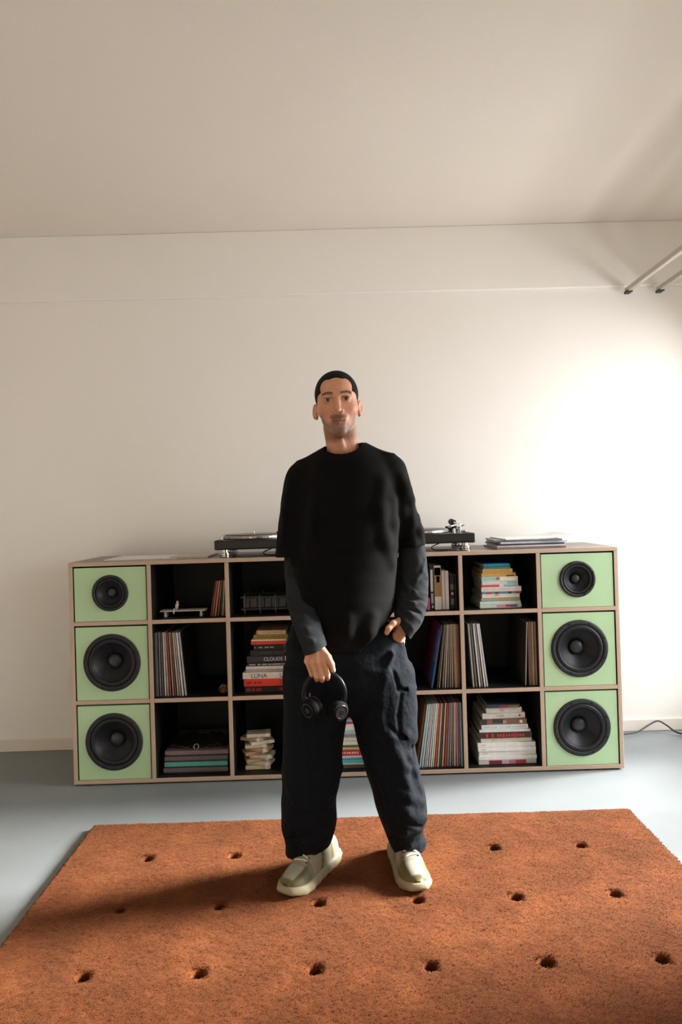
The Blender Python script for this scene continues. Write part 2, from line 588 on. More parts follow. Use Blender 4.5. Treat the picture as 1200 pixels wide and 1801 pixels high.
# column 5, bottom row
rec_row('in the bottom row', 2,
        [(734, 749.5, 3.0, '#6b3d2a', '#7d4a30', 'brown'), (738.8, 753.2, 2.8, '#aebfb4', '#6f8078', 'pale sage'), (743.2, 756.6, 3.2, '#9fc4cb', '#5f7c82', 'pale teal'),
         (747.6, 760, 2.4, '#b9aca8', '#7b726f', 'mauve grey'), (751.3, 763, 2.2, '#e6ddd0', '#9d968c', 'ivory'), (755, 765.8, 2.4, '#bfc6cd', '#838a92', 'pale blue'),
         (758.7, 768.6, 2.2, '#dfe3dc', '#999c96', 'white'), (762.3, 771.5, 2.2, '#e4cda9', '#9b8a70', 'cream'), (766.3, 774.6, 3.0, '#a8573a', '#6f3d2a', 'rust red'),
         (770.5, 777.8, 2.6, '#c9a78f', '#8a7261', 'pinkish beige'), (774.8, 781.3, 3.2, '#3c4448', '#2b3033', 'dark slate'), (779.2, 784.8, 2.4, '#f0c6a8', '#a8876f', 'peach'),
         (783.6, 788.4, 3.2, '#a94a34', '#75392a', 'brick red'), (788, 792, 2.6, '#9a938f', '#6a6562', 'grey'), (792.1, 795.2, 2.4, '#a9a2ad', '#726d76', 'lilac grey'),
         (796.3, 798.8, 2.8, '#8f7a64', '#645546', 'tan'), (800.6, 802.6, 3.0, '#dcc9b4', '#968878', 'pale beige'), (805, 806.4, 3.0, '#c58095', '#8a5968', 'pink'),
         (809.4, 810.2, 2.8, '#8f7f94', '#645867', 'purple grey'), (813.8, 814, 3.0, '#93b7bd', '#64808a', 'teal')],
        SD + 0.035, vb=1348, vt=1245, group='records in the full bottom row', col=4)
# column 6, middle row, left and right groups
rec_row('in the pale group before the gap', 1,
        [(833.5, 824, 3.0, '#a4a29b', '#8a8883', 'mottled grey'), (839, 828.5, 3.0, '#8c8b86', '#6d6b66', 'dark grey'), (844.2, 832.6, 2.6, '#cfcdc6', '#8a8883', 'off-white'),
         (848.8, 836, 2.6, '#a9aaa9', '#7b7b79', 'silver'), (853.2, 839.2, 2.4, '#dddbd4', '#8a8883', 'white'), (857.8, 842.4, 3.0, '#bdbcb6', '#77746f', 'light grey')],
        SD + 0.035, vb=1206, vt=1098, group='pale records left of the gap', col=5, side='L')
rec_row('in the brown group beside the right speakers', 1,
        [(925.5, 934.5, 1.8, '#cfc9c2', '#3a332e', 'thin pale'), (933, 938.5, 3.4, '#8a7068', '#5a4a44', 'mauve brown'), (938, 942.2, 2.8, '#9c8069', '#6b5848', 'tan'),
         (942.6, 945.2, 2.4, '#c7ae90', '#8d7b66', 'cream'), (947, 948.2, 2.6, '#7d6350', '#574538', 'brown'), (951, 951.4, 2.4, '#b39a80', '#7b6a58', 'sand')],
        SD + 0.035, vb=1203, vt=1097, group='brown records beside the right speakers', col=5)

# ------------------------------------------------------------------ books


def spine_text(parent, s, size, col, x, z, yoff=-0.0006):
    me = text_me(s, size, 0.0)
    o = link('spine_lettering', me, paint(col), parent, (x, yoff, z), (math.pi / 2, 0, 0))
    return o


def bars(parent, spec, y=-0.0007):
    """printed blocks on a spine: (x0, x1, z0, z1, colour)"""
    for (x0, x1, z0, z1, c) in spec:
        link('spine_print', span_me(x0, x1, y, 0.0002, z0, z1), paint(c), parent)


def squiggle(parent, x0, x1, zc, hgt, col, n):
    """unreadable lettering: a row of small strokes"""
    bm = bmesh.new()
    w = (x1 - x0) / n
    for i in range(n):
        if rnd.random() < 0.14:
            continue
        hh = hgt * rnd.choice((0.7, 1.0, 1.0))
        g = bmesh.ops.create_cube(bm, size=1)
        for v in g['verts']:
            v.co = Vector((x0 + w * (i + 0.5) + v.co.x * w * rnd.choice((0.45, 0.7)), -0.0004 + v.co.y * 0.0006, zc + v.co.z * hh))
    link('spine_print', bm_mesh(bm), paint(col), parent)


def stack(place, col, row, group, yf, items, kind='book', name='book', cat='book', dep=0.24):
    """items bottom to top: (uL, uR, h_px, colour, words, prints)"""
    z = ROWZ[row][0] + 0.0004
    vref = {0: 1040, 1: 1160, 2: 1300}[row]
    for i, it in enumerate(items):
        uL, uR, hp, c, wd = it[:5]
        x0, x1 = at(uL, vref, yf)[0], at(uR, vref, yf)[0]
        h = hp / 358.0
        d = dep * rnd.uniform(0.85, 1.05)
        w = x1 - x0
        o = link(name, box_me(w, d, h - 0.0004, min(0.0015, h * 0.2), (w / 2, d / 2, h / 2)), paint(c), None,
                 (x0, yf + rnd.uniform(-0.004, 0.004), z), (0, 0, rnd.uniform(-0.02, 0.02)))
        tag(o, '%s %s, %s from the bottom of the %s' % (wd, kind, ORD[i], place), cat, group)
        # page block seen at the two short ends
        link('pages', box_me(w + 0.0008, d - 0.008, max(h * 0.5, h - 0.005), 0, (w / 2, d / 2 + 0.001, h / 2)), paint('#d8cdb8'), o)
        for p in (it[5] if len(it) > 5 else []):
            if p[0] == 't':
                _, s, size, cc, fx, fz = p
                spine_text(o, s, size * h, cc, fx * w, fz * h)
            elif p[0] == 's':
                _, f0, f1, fh, cc, n = p
                squiggle(o, f0 * w, f1 * w, h / 2, fh * h, cc, n)
            else:
                _, f0, f1, g0, g1, cc = p
                bars(o, [(f0 * w, f1 * w, g0 * h, g1 * h, cc)])
        z += h


stack('stack left of the man', 2, 1, 'books stacked left of the man', SD + 0.05, [
    (429, 500, 12, '#1a1512', 'black red-lettered', [('s', 0.04, 0.42, 0.4, '#b02a20', 14), ('s', 0.86, 0.98, 0.45, '#b02a20', 4)]),
    (428, 500, 13, '#d8382a', 'bright red', [('s', 0.05, 0.44, 0.38, '#7a1511', 14), ('s', 0.88, 0.97, 0.4, '#7a1511', 3)]),
    (426, 500, 11.5, '#d9d5c8', 'ivory serif-titled', [('t', 'LUNA', 0.95, '#2a2724', 0.2, 0.18), ('t', 'L', 0.95, '#2a2724', 0.88, 0.18)]),
    (432, 501, 5.5, '#a89a8e', 'taupe', []),
    (432, 502, 5.5, '#d8d0ca', 'white', []),
    (436, 502, 6, '#15130f', 'thin black', [('s', 0.03, 0.2, 0.4, '#c9c4bb', 6), ('s', 0.26, 0.98, 0.4, '#c9c4bb', 26)]),
    (434, 505, 12, '#2b2a33', 'dark navy', [('t', 'CLOUDS', 0.72, '#d8d6d2', 0.42, 0.26), ('b', 0.95, 0.99, 0.2, 0.9, '#d8d6d2')]),
    (440, 500, 10, '#1d1a18', 'dull black', [('s', 0.25, 0.95, 0.4, '#3c3835', 12)]),
    (446, 500, 10, '#14110f', 'plain black', [('s', 0.04, 0.3, 0.22, '#b9b3aa', 8), ('s', 0.37, 0.68, 0.22, '#b9b3aa', 9)]),
    (442, 504, 6.5, '#d2431f', 'orange red', []),
    (443, 505, 3.2, '#e5c6ab', 'thin peach', []),
    (447, 507, 8, '#8f7d2c', 'olive', [('s', 0.1, 0.9, 0.3, '#5d4f16', 18)]),
    (452, 504, 7.5, '#cdae88', 'tan', [('b', 0.02, 0.05, 0.1, 0.9, '#b5452e'), ('s', 0.2, 0.9, 0.35, '#b2946e', 14)])])
stack('top-row stack', 5, 0, 'colourful books in the top row', SD + 0.05, [
    (843.5, 917, 7.5, '#cfd9c9', 'pale green crimson-printed', [('b', 0.4, 0.62, 0.2, 0.8, '#d88c93'), ('b', 0.62, 0.72, 0.2, 0.8, '#c2334a'), ('b', 0.72, 0.9, 0.2, 0.8, '#7d4664')]),
    (844, 916, 4.5, '#d7ebea', 'ice blue', []),
    (846, 915, 6, '#a3a88e', 'sage and khaki', [('b', 0.4, 0.95, 0.15, 0.85, '#b09e74')]),
    (848, 915, 7, '#efe2d3', 'cream', [('b', 0.08, 0.5, 0.4, 0.8, '#f2c9a6'), ('b', 0.34, 0.44, 0.5, 0.9, '#f0a692')]),
    (848, 917, 4, '#4a9db2', 'blue and red patterned', [('b', 0.12, 0.24, 0, 1, '#b54a62'), ('b', 0.34, 0.44, 0, 1, '#574a5e'), ('b', 0.68, 0.76, 0, 1, '#2f4a44'), ('b', 0.86, 0.97, 0, 1, '#b3264a')]),
    (847, 917.5, 9, '#e7dad3', 'thick pinkish white', [('s', 0.05, 0.7, 0.2, '#c6bfae', 20)]),
    (848, 912, 5, '#dfe0d8', 'white red-striped', [('b', 0.0, 0.48, 0.05, 0.75, '#c9503e'), ('b', 0.6, 1.0, 0.0, 0.7, '#8cbcbb')]),
    (848, 912, 5, '#d6d6d2', 'grey white', [('b', 0.7, 1.0, 0.0, 0.8, '#8ebfc0')]),
    (848, 912, 8, '#efe6cf', 'cream and aqua', [('b', 0.0, 0.4, 0.2, 0.9, '#8ecbca'), ('b', 0.4, 0.5, 0.2, 0.9, '#8a7f75')]),
    (848, 909, 6.5, '#c9a04c', 'ochre', [('b', 0.72, 0.95, 0.0, 0.35, '#5a2c1e')]),
    (850, 903, 7.5, '#cc9c58', 'golden tan', [('s', 0.05, 0.9, 0.3, '#c0875a', 16)]),
    (852, 899, 3.5, '#2f8a68', 'thin green', []),
    (852, 899, 6, '#1f7ca3', 'blue', [('s', 0.05, 0.9, 0.35, '#3f98bb', 14)])])
stack('bottom right stack', 5, 2, 'art books at the bottom right', SD + 0.045, [
    (841, 943, 8, '#c9c7c0', 'crimson patterned', [('b', 0.18, 0.4, 0.08, 0.9, '#7a2548'), ('b', 0.4, 0.5, 0.08, 0.9, '#c9a3b0'), ('b', 0.52, 0.64, 0.08, 0.9, '#c07a80'), ('b', 0.64, 0.82, 0.08, 0.9, '#a82f3e')]),
    (841, 944, 7.5, '#eeebe6', 'lowest plain white', []),
    (842, 943, 7.5, '#e9e7e3', 'plain white', [('s', 0.05, 0.16, 0.3, '#cfc9c3', 5)]),
    (840.5, 942.5, 7.5, '#efedea', 'plain bright white', [('s', 0.06, 0.14, 0.3, '#c5c0bb', 5)]),
    (840, 942, 8, '#ebe9e3', 'topmost plain white', [('s', 0.07, 0.15, 0.3, '#c5c0bb', 5)]),
    (846, 936, 8, '#d6d2bd', 'pale cream', [('s', 0.2, 0.32, 0.15, '#a09c8a', 6)]),
    (842, 936, 10, '#3b2c28', 'dark brown red-lettered', [('s', 0.08, 0.86, 0.72, '#cc2624', 15)]),
    (844, 934, 5, '#e6e2dd', 'thin white', [('b', 0.94, 0.99, 0.1, 0.9, '#f4cfcb')]),
    (848, 930, 9, '#d3dedc', 'pale cyan', [('s', 0.05, 0.95, 0.3, '#b6c3c4', 22)]),
    (848, 928, 9.5, '#7b5844', 'brown photo-spined', [('b', 0.0, 0.12, 0.0, 1.0, '#33302f'), ('b', 0.25, 0.48, 0.3, 1.0, '#2f3236'), ('t', 'B1', 0.75, '#e0d3bd', 0.47, 0.22), ('b', 0.84, 0.9, 0.25, 0.75, '#e8d2bf')]),
    (850, 926, 10.5, '#c9c6bd', 'light grey', [('s', 0.32, 0.52, 0.35, '#a29f98', 5), ('b', 0.85, 0.89, 0.35, 0.65, '#55524e')]),
    (857, 920, 10, '#c4bcb2', 'warm grey', [('b', 0.38, 0.5, 0.3, 0.8, '#b09a98')]),
    (859, 916, 6, '#2b3a44', 'dark multicoloured', [('b', 0.36, 0.64, 0.1, 0.8, '#7d2a3a'), ('b', 0.64, 0.95, 0.1, 0.7, '#6b612c')])])
stack('stack between his legs', 3, 2, 'books seen between the legs', SD + 0.05, [
    (580, 660, 7, '#4d5550', 'dark slate', []), (582, 655, 3.2, '#c3ad87', 'thin tan', []), (581, 654, 7.5, '#35b3cf', 'turquoise', [('b', 0.0, 1.0, 0.7, 1.0, '#4f8797')]),
    (584, 650, 5.5, '#ead9cf', 'pinkish white', []), (583, 651, 10, '#b01f24', 'red', [('s', 0.12, 0.7, 0.4, '#f0b8b0', 9)]),
    (586, 648, 4.5, '#b7a878', 'khaki', []), (586, 648, 3.5, '#56603c', 'dark green', []), (584, 650, 7.5, '#e2e0cb', 'cream', []),
    (588, 646, 6, '#cfccc0', 'stone white', []), (586, 648, 7, '#a7a9a6', 'grey lettered', [('s', 0.05, 0.95, 0.5, '#6f6f70', 16)]), (586, 648, 6, '#a8bccb', 'pale blue', []),
    (588, 644, 11, '#ded8d4', 'thick white', []), (590, 642, 4, '#c63048', 'crimson', []), (590, 642, 5, '#7fb4cb', 'sky blue', []), (590, 642, 4, '#c9485a', 'rose red', []),
    (588, 640, 9, '#e6e1dc', 'upper white', []), (592, 640, 8, '#e0d8d0', 'topmost ivory', [])], dep=0.2)


# upright books, column 5 top row
def upright(u0, u1, v0, col, words, prints=(), yf=SD + 0.05, dep=0.2, name='book'):
    z0 = ROWZ[0][0] + 0.0004
    x0, x1 = at(u0, 1040, yf)[0], at(u1, 1040, yf)[0]
    h = at(u0, v0, yf)[2] - z0
    w = x1 - x0
    o = link(name, box_me(w - 0.0008, dep, h, min(0.002, w * 0.2), (w / 2, dep / 2, h / 2)), paint(col), None, (x0, yf, z0))
    tag(o, words, 'book', 'upright books beside his elbow')
    link('pages', box_me(w * 0.72, dep - 0.01, h + 0.0002, 0, (w / 2, dep / 2 + 0.001, h / 2 + 0.0003)), paint('#d8cdb8'), o)
    bars(o, [(a * w, b * w, c * h, d * h, cc) for (a, b, c, d, cc) in prints])
    return o


upright(744, 750, 1010, '#3b2a2c', 'dark upright book half hidden behind his sleeve')
upright(750.5, 756, 1052, '#c0508a', 'low magenta upright book peeking out beside his elbow')
upright(756.5, 764, 996, '#1c1a19', 'black upright book with a grey striped spine beside his elbow',
        [(0.2, 0.75, 0.42, 0.92, '#c9c8bd'), (0.25, 0.75, 0.15, 0.38, '#9d9a97'), (0.4, 0.7, 0.05, 0.1, '#c9c8bd')])
upright(764.5, 777, 995, '#ece4da', 'white upright book with a brown picture on its spine',
        [(0.05, 0.95, 0.3, 0.96, '#a98452'), (0.05, 0.9, 0.78, 0.95, '#7b4630'), (0.3, 0.8, 0.84, 0.88, '#e0b49b'), (0.3, 0.75, 0.62, 0.76, '#c39a4e')])
upright(777.6, 783.2, 1003, '#e9e2da', 'narrow white upright book in the middle of the white group')
upright(783.6, 790, 1004, '#f0ebe6', 'white upright book nearest the black boxes')
upright(791.5, 799.5, 1012, '#15120f', 'black upright book with three grey labels',
        [(0.15, 0.85, 0.58, 0.74, '#6d6662'), (0.3, 0.8, 0.43, 0.5, '#c9c3bd'), (0.15, 0.85, 0.14, 0.32, '#6d6662')])
upright(799.8, 804.2, 1012, '#120f0d', 'black upright book with faint marks next to the divider',
        [(0.1, 0.7, 0.58, 0.72, '#2c2825'), (0.1, 0.7, 0.15, 0.28, '#2c2825')])

# ------------------------------------------------------------------ flat boxes (column 2, bottom row)
z = ROWZ[2][0] + 0.0004
for (uL, uR, hp, c, wd, dep) in ((287, 401, 10, '#6d6062', 'lowest mauve-grey flat box under the teal one', 0.34), (289, 400.5, 10.5, '#4fa59c', 'teal flat box with a ribbed spine', 0.33),
                                 (289, 401.5, 10, '#6a5d5b', 'grey-brown flat box just above the teal one', 0.33), (290.5, 402.5, 10, '#7f6d6b', 'topmost mauve flat box of the pile', 0.33)):
    x0, x1 = at(uL, 1340, SD + 0.05)[0], at(uR, 1340, SD + 0.05)[0]
    h = hp / 358
    t = empty('flat_box', (x0, SD + 0.05, z), wd, 'box', 'flat boxes in the bottom row')
    w = x1 - x0
    link('tray', box_me(w - 0.006, dep - 0.006, h * 0.55, 0.001, (w / 2, dep / 2, h * 0.275)), paint('#2a2524'), t)
    link('lid', box_me(w, dep, h * 0.74, 0.0015, (w / 2, dep / 2, h * 0.63 - 0.0006)), paint(c, 0.5), t)
    if 'teal' in wd and 'ribbed' in wd:
        for k in range(46):
            xx = (k + 0.5) / 46 * w
            link('rib', box_me(w / 46 * 0.55, 0.0012, h * 0.7, 0, (xx, -0.0004, h * 0.63)), paint('#64bdb2'), t)
    z += h
# loose dark plastic sleeve and a small metal ring on top
x0, x1 = at(296, 1312, SD + 0.12)[0], at(400, 1312, SD + 0.12)[0]
bm = bmesh.new()
bmesh.ops.create_grid(bm, x_segments=26, y_segments=16, size=0.5)
for v in bm.verts:
    x, y = v.co.x, v.co.y
    v.co = Vector((x * (x1 - x0), y * 0.2, 0.008 + 0.007 * math.sin(x * 17 + y * 9) * math.sin(y * 13 + 2) + 0.004 * math.sin(x * 41 + 3 * y)))
me = bm_mesh(bm)
o = link('plastic_sleeve', me, mat('dark_film', '#2b2925', 0.22, var=0.3, scale=30), None, ((x0 + x1) / 2, SD + 0.18, z + 0.004), smooth=True)
md = o.modifiers.new('thick', 'SOLIDIFY')
md.thickness = 0.002
tag(o, 'crumpled dark plastic sleeve lying on the flat boxes', 'plastic sleeve')
p = at(347, 1313, SD + 0.09)
rg = []
for i in range(25):
    a = 2 * math.pi * i / 24
    rg.append((0.012 * math.cos(a), 0.004 * math.sin(a), 0.012 + 0.012 * math.sin(a)))
o = link('key_ring', tube_me(rg, 0.0018, 6, False), mat('steel', '#c9c6c0', 0.25, metal=1.0), None, (p[0], SD + 0.07, z), smooth=True)
tag(o, 'small bright metal ring on top of the flat boxes', 'ring')

# ------------------------------------------------------------------ pile of little packets (column 3, bottom row)
PK = [(432, 476, 7, 0.05), (438, 480, 6.5, -0.25), (431, 473, 6, 0.3), (441, 482, 6.5, -0.12), (428, 466, 6, 0.4),
      (436, 478, 6.5, -0.3), (431, 470, 6, 0.15), (439, 481, 6, 0.35), (427, 468, 6.5, -0.35), (435, 477, 6.5, 0.1)]
PC = ['#d8c3a2', '#d9cbb6', '#b89a78', '#d6c8b2', '#b58f6a', '#cbab84', '#ddd2c0', '#e0d8ca', '#c0a684', '#d4c6b0']
PW = ['pale tan', 'cream', 'brown', 'oat', 'dark tan', 'kraft', 'ivory', 'bright cream', 'sand', 'beige']
z = ROWZ[2][0] + 0.0004
for i, ((a, b, hp, rz), c) in enumerate(zip(PK, PC)):
    x0, x1 = at(a, 1330, SD + 0.1)[0], at(b, 1330, SD + 0.1)[0]
    h = hp / 358
    w = x1 - x0
    t = empty('paper_packet', ((x0 + x1) / 2, SD + 0.11, z), '%s paper packet, %s from the bottom of the twisted pile' % (PW[i], ORD[i]), 'packet', 'packets in the twisted pile')
    t.rotation_euler = (0, 0, rz)
    link('wrapper', box_me(w, 0.075, h - 0.001, 0.002, (0, 0, h / 2)), paint(c), t)
    link('flap', box_me(w * 0.16, 0.076, h - 0.0005, 0.001, (w * 0.36, 0, h / 2)), paint('#efe6d8'), t)
    z += h

# ------------------------------------------------------------------ model bench with bird, wire rack, rattan ball
M_WHITE = mat('white_plaster', '#ded6cc', 0.5, var=0.03)
z0 = ROWZ[0][0]
b0, b1 = at(284, 1078, SD + 0.1), at(364, 1078, SD + 0.1)
bn = empty('model_bench', ((b0[0] + b1[0]) / 2, SD + 0.1, z0), 'tiny white model bench with a slim top on two legs', 'model bench')
w = b1[0] - b0[0]
link('bench_top', span_me(-w / 2, w / 2, -0.03, 0.03, 0.0275, 0.0335, 0.0012), M_WHITE, bn)
for s in (-1, 1):
    link('leg', span_me(s * w * 0.39 - 0.006, s * w * 0.39 + 0.006, -0.022, 0.022, 0.0003, 0.0275, 0.001), M_WHITE, bn)
p = at(312, 1075, SD + 0.095)
bd = empty('bird_figurine', (p[0], SD + 0.075, z0 + 0.0337), 'small white bird figurine perched on the model bench', 'figurine')
vs = []
body = lathe_me([(0.0001, -0.012), (0.0045, -0.008), (0.0082, 0.004), (0.0088, 0.014), (0.0072, 0.024), (0.0001, 0.03)], 16)
body.transform(Matrix.Rotation(0.18, 4, 'Y') @ Matrix.Translation((0, 0, 0.012)))
link('bird_body', body, M_WHITE, bd, smooth=True)
hd = lathe_me([(0.0001, -0.0062), (0.0045, -0.0045), (0.0063, 0), (0.0045, 0.0045), (0.0001, 0.0062)], 14)
link('head', hd, M_WHITE, bd, (0.006, 0, 0.042), smooth=True)
link('beak', lathe_me([(0.0022, 0), (0.0001, 0.006)], 8), M_WHITE, bd, (0.011, 0, 0.041), (0, math.pi / 2, 0))
tl = box_me(0.006, 0.008, 0.03, 0.0015)
link('tail', tl, M_WHITE, bd, (-0.006, -0.024, 0.0), (0.25, 0.2, 0))

M_BLK = mat('black_metal', '#0e0d0c', 0.35, metal=0.2)
M_STEEL = mat('dull_steel', '#6d6a66', 0.3, metal=0.9)
x0, x1 = at(424, 1070, SD + 0.12)[0], at(520, 1070, SD + 0.12)[0]
rk = empty('cassette_rack', ((x0 + x1) / 2, SD + 0.12, z0), 'low black rack with thin steel posts in the top row', 'rack')
w = x1 - x0
for zz in (0.022, 0.082):
    for yy in (0.0, 0.14):
        link('rail', span_me(-w / 2, w / 2, yy - 0.004, yy + 0.004, zz - 0.006, zz + 0.006, 0.001), M_BLK, rk)
for i in range(4):
    xx = -w / 2 + 0.02 + i * (w - 0.04) / 3
    for yy in (-0.007, 0.147):
        ps = link('post', lathe_me([(0.0001, 0.0003), (0.0028, 0.0003), (0.0028, 0.096), (0.0001, 0.096)], 10), M_STEEL, rk, (xx, yy, 0))
        for zz in (0.022, 0.084):
            link('knob', lathe_me([(0.0001, -0.005), (0.0048, -0.003), (0.0048, 0.003), (0.0001, 0.005)], 10), M_STEEL, ps, (0, 0, zz))
for i in range(7):
    link('panel', span_me(-w / 2 + 0.01 + i * (w - 0.02) / 7, -w / 2 + 0.008 + (i + 1) * (w - 0.02) / 7, 0.006, 0.134, 0.029, 0.075, 0.001), mat('smoked_plastic', '#0b0a0a', 0.3, var=0.1), rk)

p = at(397, 1212, SD + 0.06)
rb = empty('rattan_ball', (p[0] - 0.010, SD + 0.06, ROWZ[1][0] + 0.0245), 'little brown woven rattan ball beside the divider', 'ball')
ring = [(0.022 * math.cos(2 * math.pi * i / 28), 0.022 * math.sin(2 * math.pi * i / 28), 0) for i in range(29)]
rme = tube_me(ring, 0.0016, 6, False)
for k in range(10):
    link('cane_ring', rme, mat('rattan', '#7d5c3c', 0.6, var=0.2), rb, (0, 0, 0), (rnd.uniform(0, 3.1), rnd.uniform(0, 3.1), rnd.uniform(0, 3.1)), smooth=True)

# ------------------------------------------------------------------ on top of the shelf
ZT = SH
M_PLINTH = mat('turntable_black', '#100e0d', 0.32, var=0.04)
M_CHROME = mat('chrome', '#d8d4ce', 0.16, metal=1.0, var=0.02)
M_BRASS = mat('warm_metal', '#c9a98a', 0.22, metal=1.0, var=0.02)
M_PLAT = mat('platter_alu', '#9c9894', 0.28, metal=0.9, var=0.03)
M_VINYL = mat('vinyl', '#0b0a0a', 0.25, var=0.05)


def turntable(uL, label, slip):
    yf = SD + 0.035
    x0 = at(uL, 960, yf)[0]
    t = empty('turntable', (x0, yf, ZT), label, 'turntable', 'turntables on the shelf')
    w, d = 0.453, 0.353
    fz, ph = 0.039, 0.049
    link('plinth', span_me(0, w, 0, d, fz, fz + ph, 0.008, 3), M_PLINTH, t)
    for fx in (0.045, w - 0.045):
        for fy in (0.045, d - 0.045):
            f = link('foot', lathe_me([(0.0001, 0.0005), (0.025, 0.0005), (0.027, 0.003), (0.027, 0.018), (0.0255, 0.02), (0.0255, 0.022), (0.018, 0.024), (0.018, fz), (0.0001, fz)], 28), M_CHROME, t, (fx, fy, 0), smooth=False)
            link('rubber_ring', lathe_me([(0.0272, 0.008), (0.0278, 0.009), (0.0278, 0.011), (0.0272, 0.012)], 28), M_PLINTH, f)
    top = fz + ph
    px, py = 0.178, 0.176
    pl = link('platter', lathe_me([(0.0001, 0.001), (0.163, 0.001), (0.166, 0.004), (0.166, 0.014), (0.163, 0.018), (0.0001, 0.018)], 64), M_PLAT, t, (px, py, top), smooth=False)
    link('slipmat', lathe_me([(0.0001, 0.018), (0.148, 0.018), (0.148, 0.0202), (0.0001, 0.0202)], 48), paint(slip), pl)
    link('vinyl_record', lathe_me([(0.0001, 0.0203), (0.1505, 0.0203), (0.151, 0.0212), (0.1505, 0.022), (0.0001, 0.022)], 56), M_VINYL, pl)
    link('spindle', lathe_me([(0.0035, 0.02), (0.0035, 0.034), (0.001, 0.037)], 10), M_CHROME, pl)
    for k in range(30):
        a = 2 * math.pi * k / 30
        link('strobe_dot', box_me(0.006, 0.0016, 0.005, 0.0005), M_CHROME, pl, (0.1662 * math.sin(a), -0.1662 * math.cos(a), 0.009), (0, 0, a))
    # tonearm assembly at the rear right
    ax, ay = w - 0.065, d - 0.09
    ab = link('tonearm_base', lathe_me([(0.0001, 0), (0.042, 0), (0.042, 0.008), (0.03, 0.012), (0.03, 0.022), (0.018, 0.026), (0.018, 0.042), (0.0001, 0.044)], 32), M_BLK, t, (ax, ay, top))
    link('gimbal', span_me(-0.014, 0.014, -0.014, 0.014, 0.036, 0.06, 0.004, 2), M_BLK, ab)
    arm = spline([(0.0, 0.06, 0.05), (0.0, 0.0, 0.05), (-0.005, -0.08, 0.047), (0.004, -0.13, 0.044), (-0.02, -0.175, 0.038), (-0.052, -0.205, 0.033)], 6)
    link('tonearm', tube_me(arm, 0.0045, 8), M_CHROME, ab, smooth=True)
    link('counterweight', lathe_me([(0.0001, 0), (0.015, 0), (0.016, 0.002), (0.016, 0.024), (0.0001, 0.026)], 20, 'y'), M_BLK, ab, (0, 0.045, 0.05))
    link('headshell', box_me(0.018, 0.04, 0.01, 0.002), M_BLK, ab, (-0.062, -0.22, 0.03), (0, 0, -0.6))
    link('arm_rest', tube_me([(0.022, -0.09, 0), (0.022, -0.09, 0.042), (0.006, -0.09, 0.042)], 0.0035, 8), M_CHROME, ab)
    link('cue_lever', tube_me([(0.03, 0.0, 0.02), (0.046, -0.02, 0.03), (0.05, -0.045, 0.034)], 0.003, 8), M_CHROME, ab)
    # controls
    sl = link('pitch_slider', span_me(w - 0.06, w - 0.025, 0.03, 0.15, top - 0.0005, top + 0.0015, 0.0005), M_BLK, t)
    link('slider_knob', span_me(w - 0.054, w - 0.031, 0.085, 0.097, top + 0.0015, top + 0.011, 0.002), M_PLAT, sl)
    link('start_button', span_me(0.012, 0.042, 0.012, 0.036, top - 0.0005, top + 0.003, 0.001), M_PLAT, t)
    link('strobe_tower', lathe_me([(0.0001, 0), (0.011, 0), (0.011, 0.014), (0.009, 0.017), (0.0001, 0.017)], 20), M_CHROME, t, (0.03, 0.05, top))
    link('target_light', lathe_me([(0.0001, 0), (0.006, 0), (0.006, 0.022), (0.0001, 0.024)], 14), M_CHROME, t, (w - 0.1, 0.03, top))
    cb = spline([(0.28, 0.06, fz - 0.002), (0.24, 0.045, 0.02), (0.26, 0.05, 0.005), (0.33, 0.08, 0.0035), (0.42, 0.2, 0.0035), (0.44, 0.33, 0.0035)], 6)
    link('signal_cable', tube_me(cb, 0.003, 6), M_BLK, t, smooth=True)
    return t


turntable(376.5, 'black turntable with chrome feet on the shelf, left of the man', '#7a2430')
turntable(676.5, 'black turntable with raised tonearm on the shelf, right of the man', '#55504c')


def quad_stack(name, q, th, m, z0, label, cat, n=10, curl=0.0):
    vs, fs = [], []
    for i in range(n + 1):
        s = i / n
        for j in range(n + 1):
            t = j / n
            p = (1 - s) * (1 - t) * q[0] + s * (1 - t) * q[1] + s * t * q[2] + (1 - s) * t * q[3]
            vs.append((p[0], p[1], ZT + z0 + curl * (max(0, s - 0.55) ** 2) * 4 + 0.0003))
    k = (n + 1) ** 2
    vs += [(a, b, c + th) for (a, b, c) in vs]
    for i in range(n):
        for j in range(n):
            a = i * (n + 1) + j
            b, c, d = a + n + 1, a + n + 2, a + 1
            fs += [(a, d, c, b), (a + k, b + k, c + k, d + k)]
    for i in range(n):
        for (a, b) in ((i * (n + 1), (i + 1) * (n + 1)), (i * (n + 1) + n, (i + 1) * (n + 1) + n), (i, i + 1), (n * (n + 1) + i, n * (n + 1) + i + 1)):
            fs.append((a, b, b + k, a + k))
    bm = bmesh.new()
    me = bpy.data.meshes.new(name)
    me.from_pydata(vs, [], fs)
    bm.from_mesh(me)
    bmesh.ops.recalc_face_normals(bm, faces=bm.faces)
    bm.to_mesh(me)
    bm.free()
    return me


def rect(xc, yc, w, d, a):
    c, s = math.cos(a), math.sin(a)
    return [np.array((xc + x * c - y * s, yc + x * s + y * c, ZT)) for (x, y) in ((-w / 2, -d / 2), (w / 2, -d / 2), (w / 2, d / 2), (-w / 2, d / 2))]


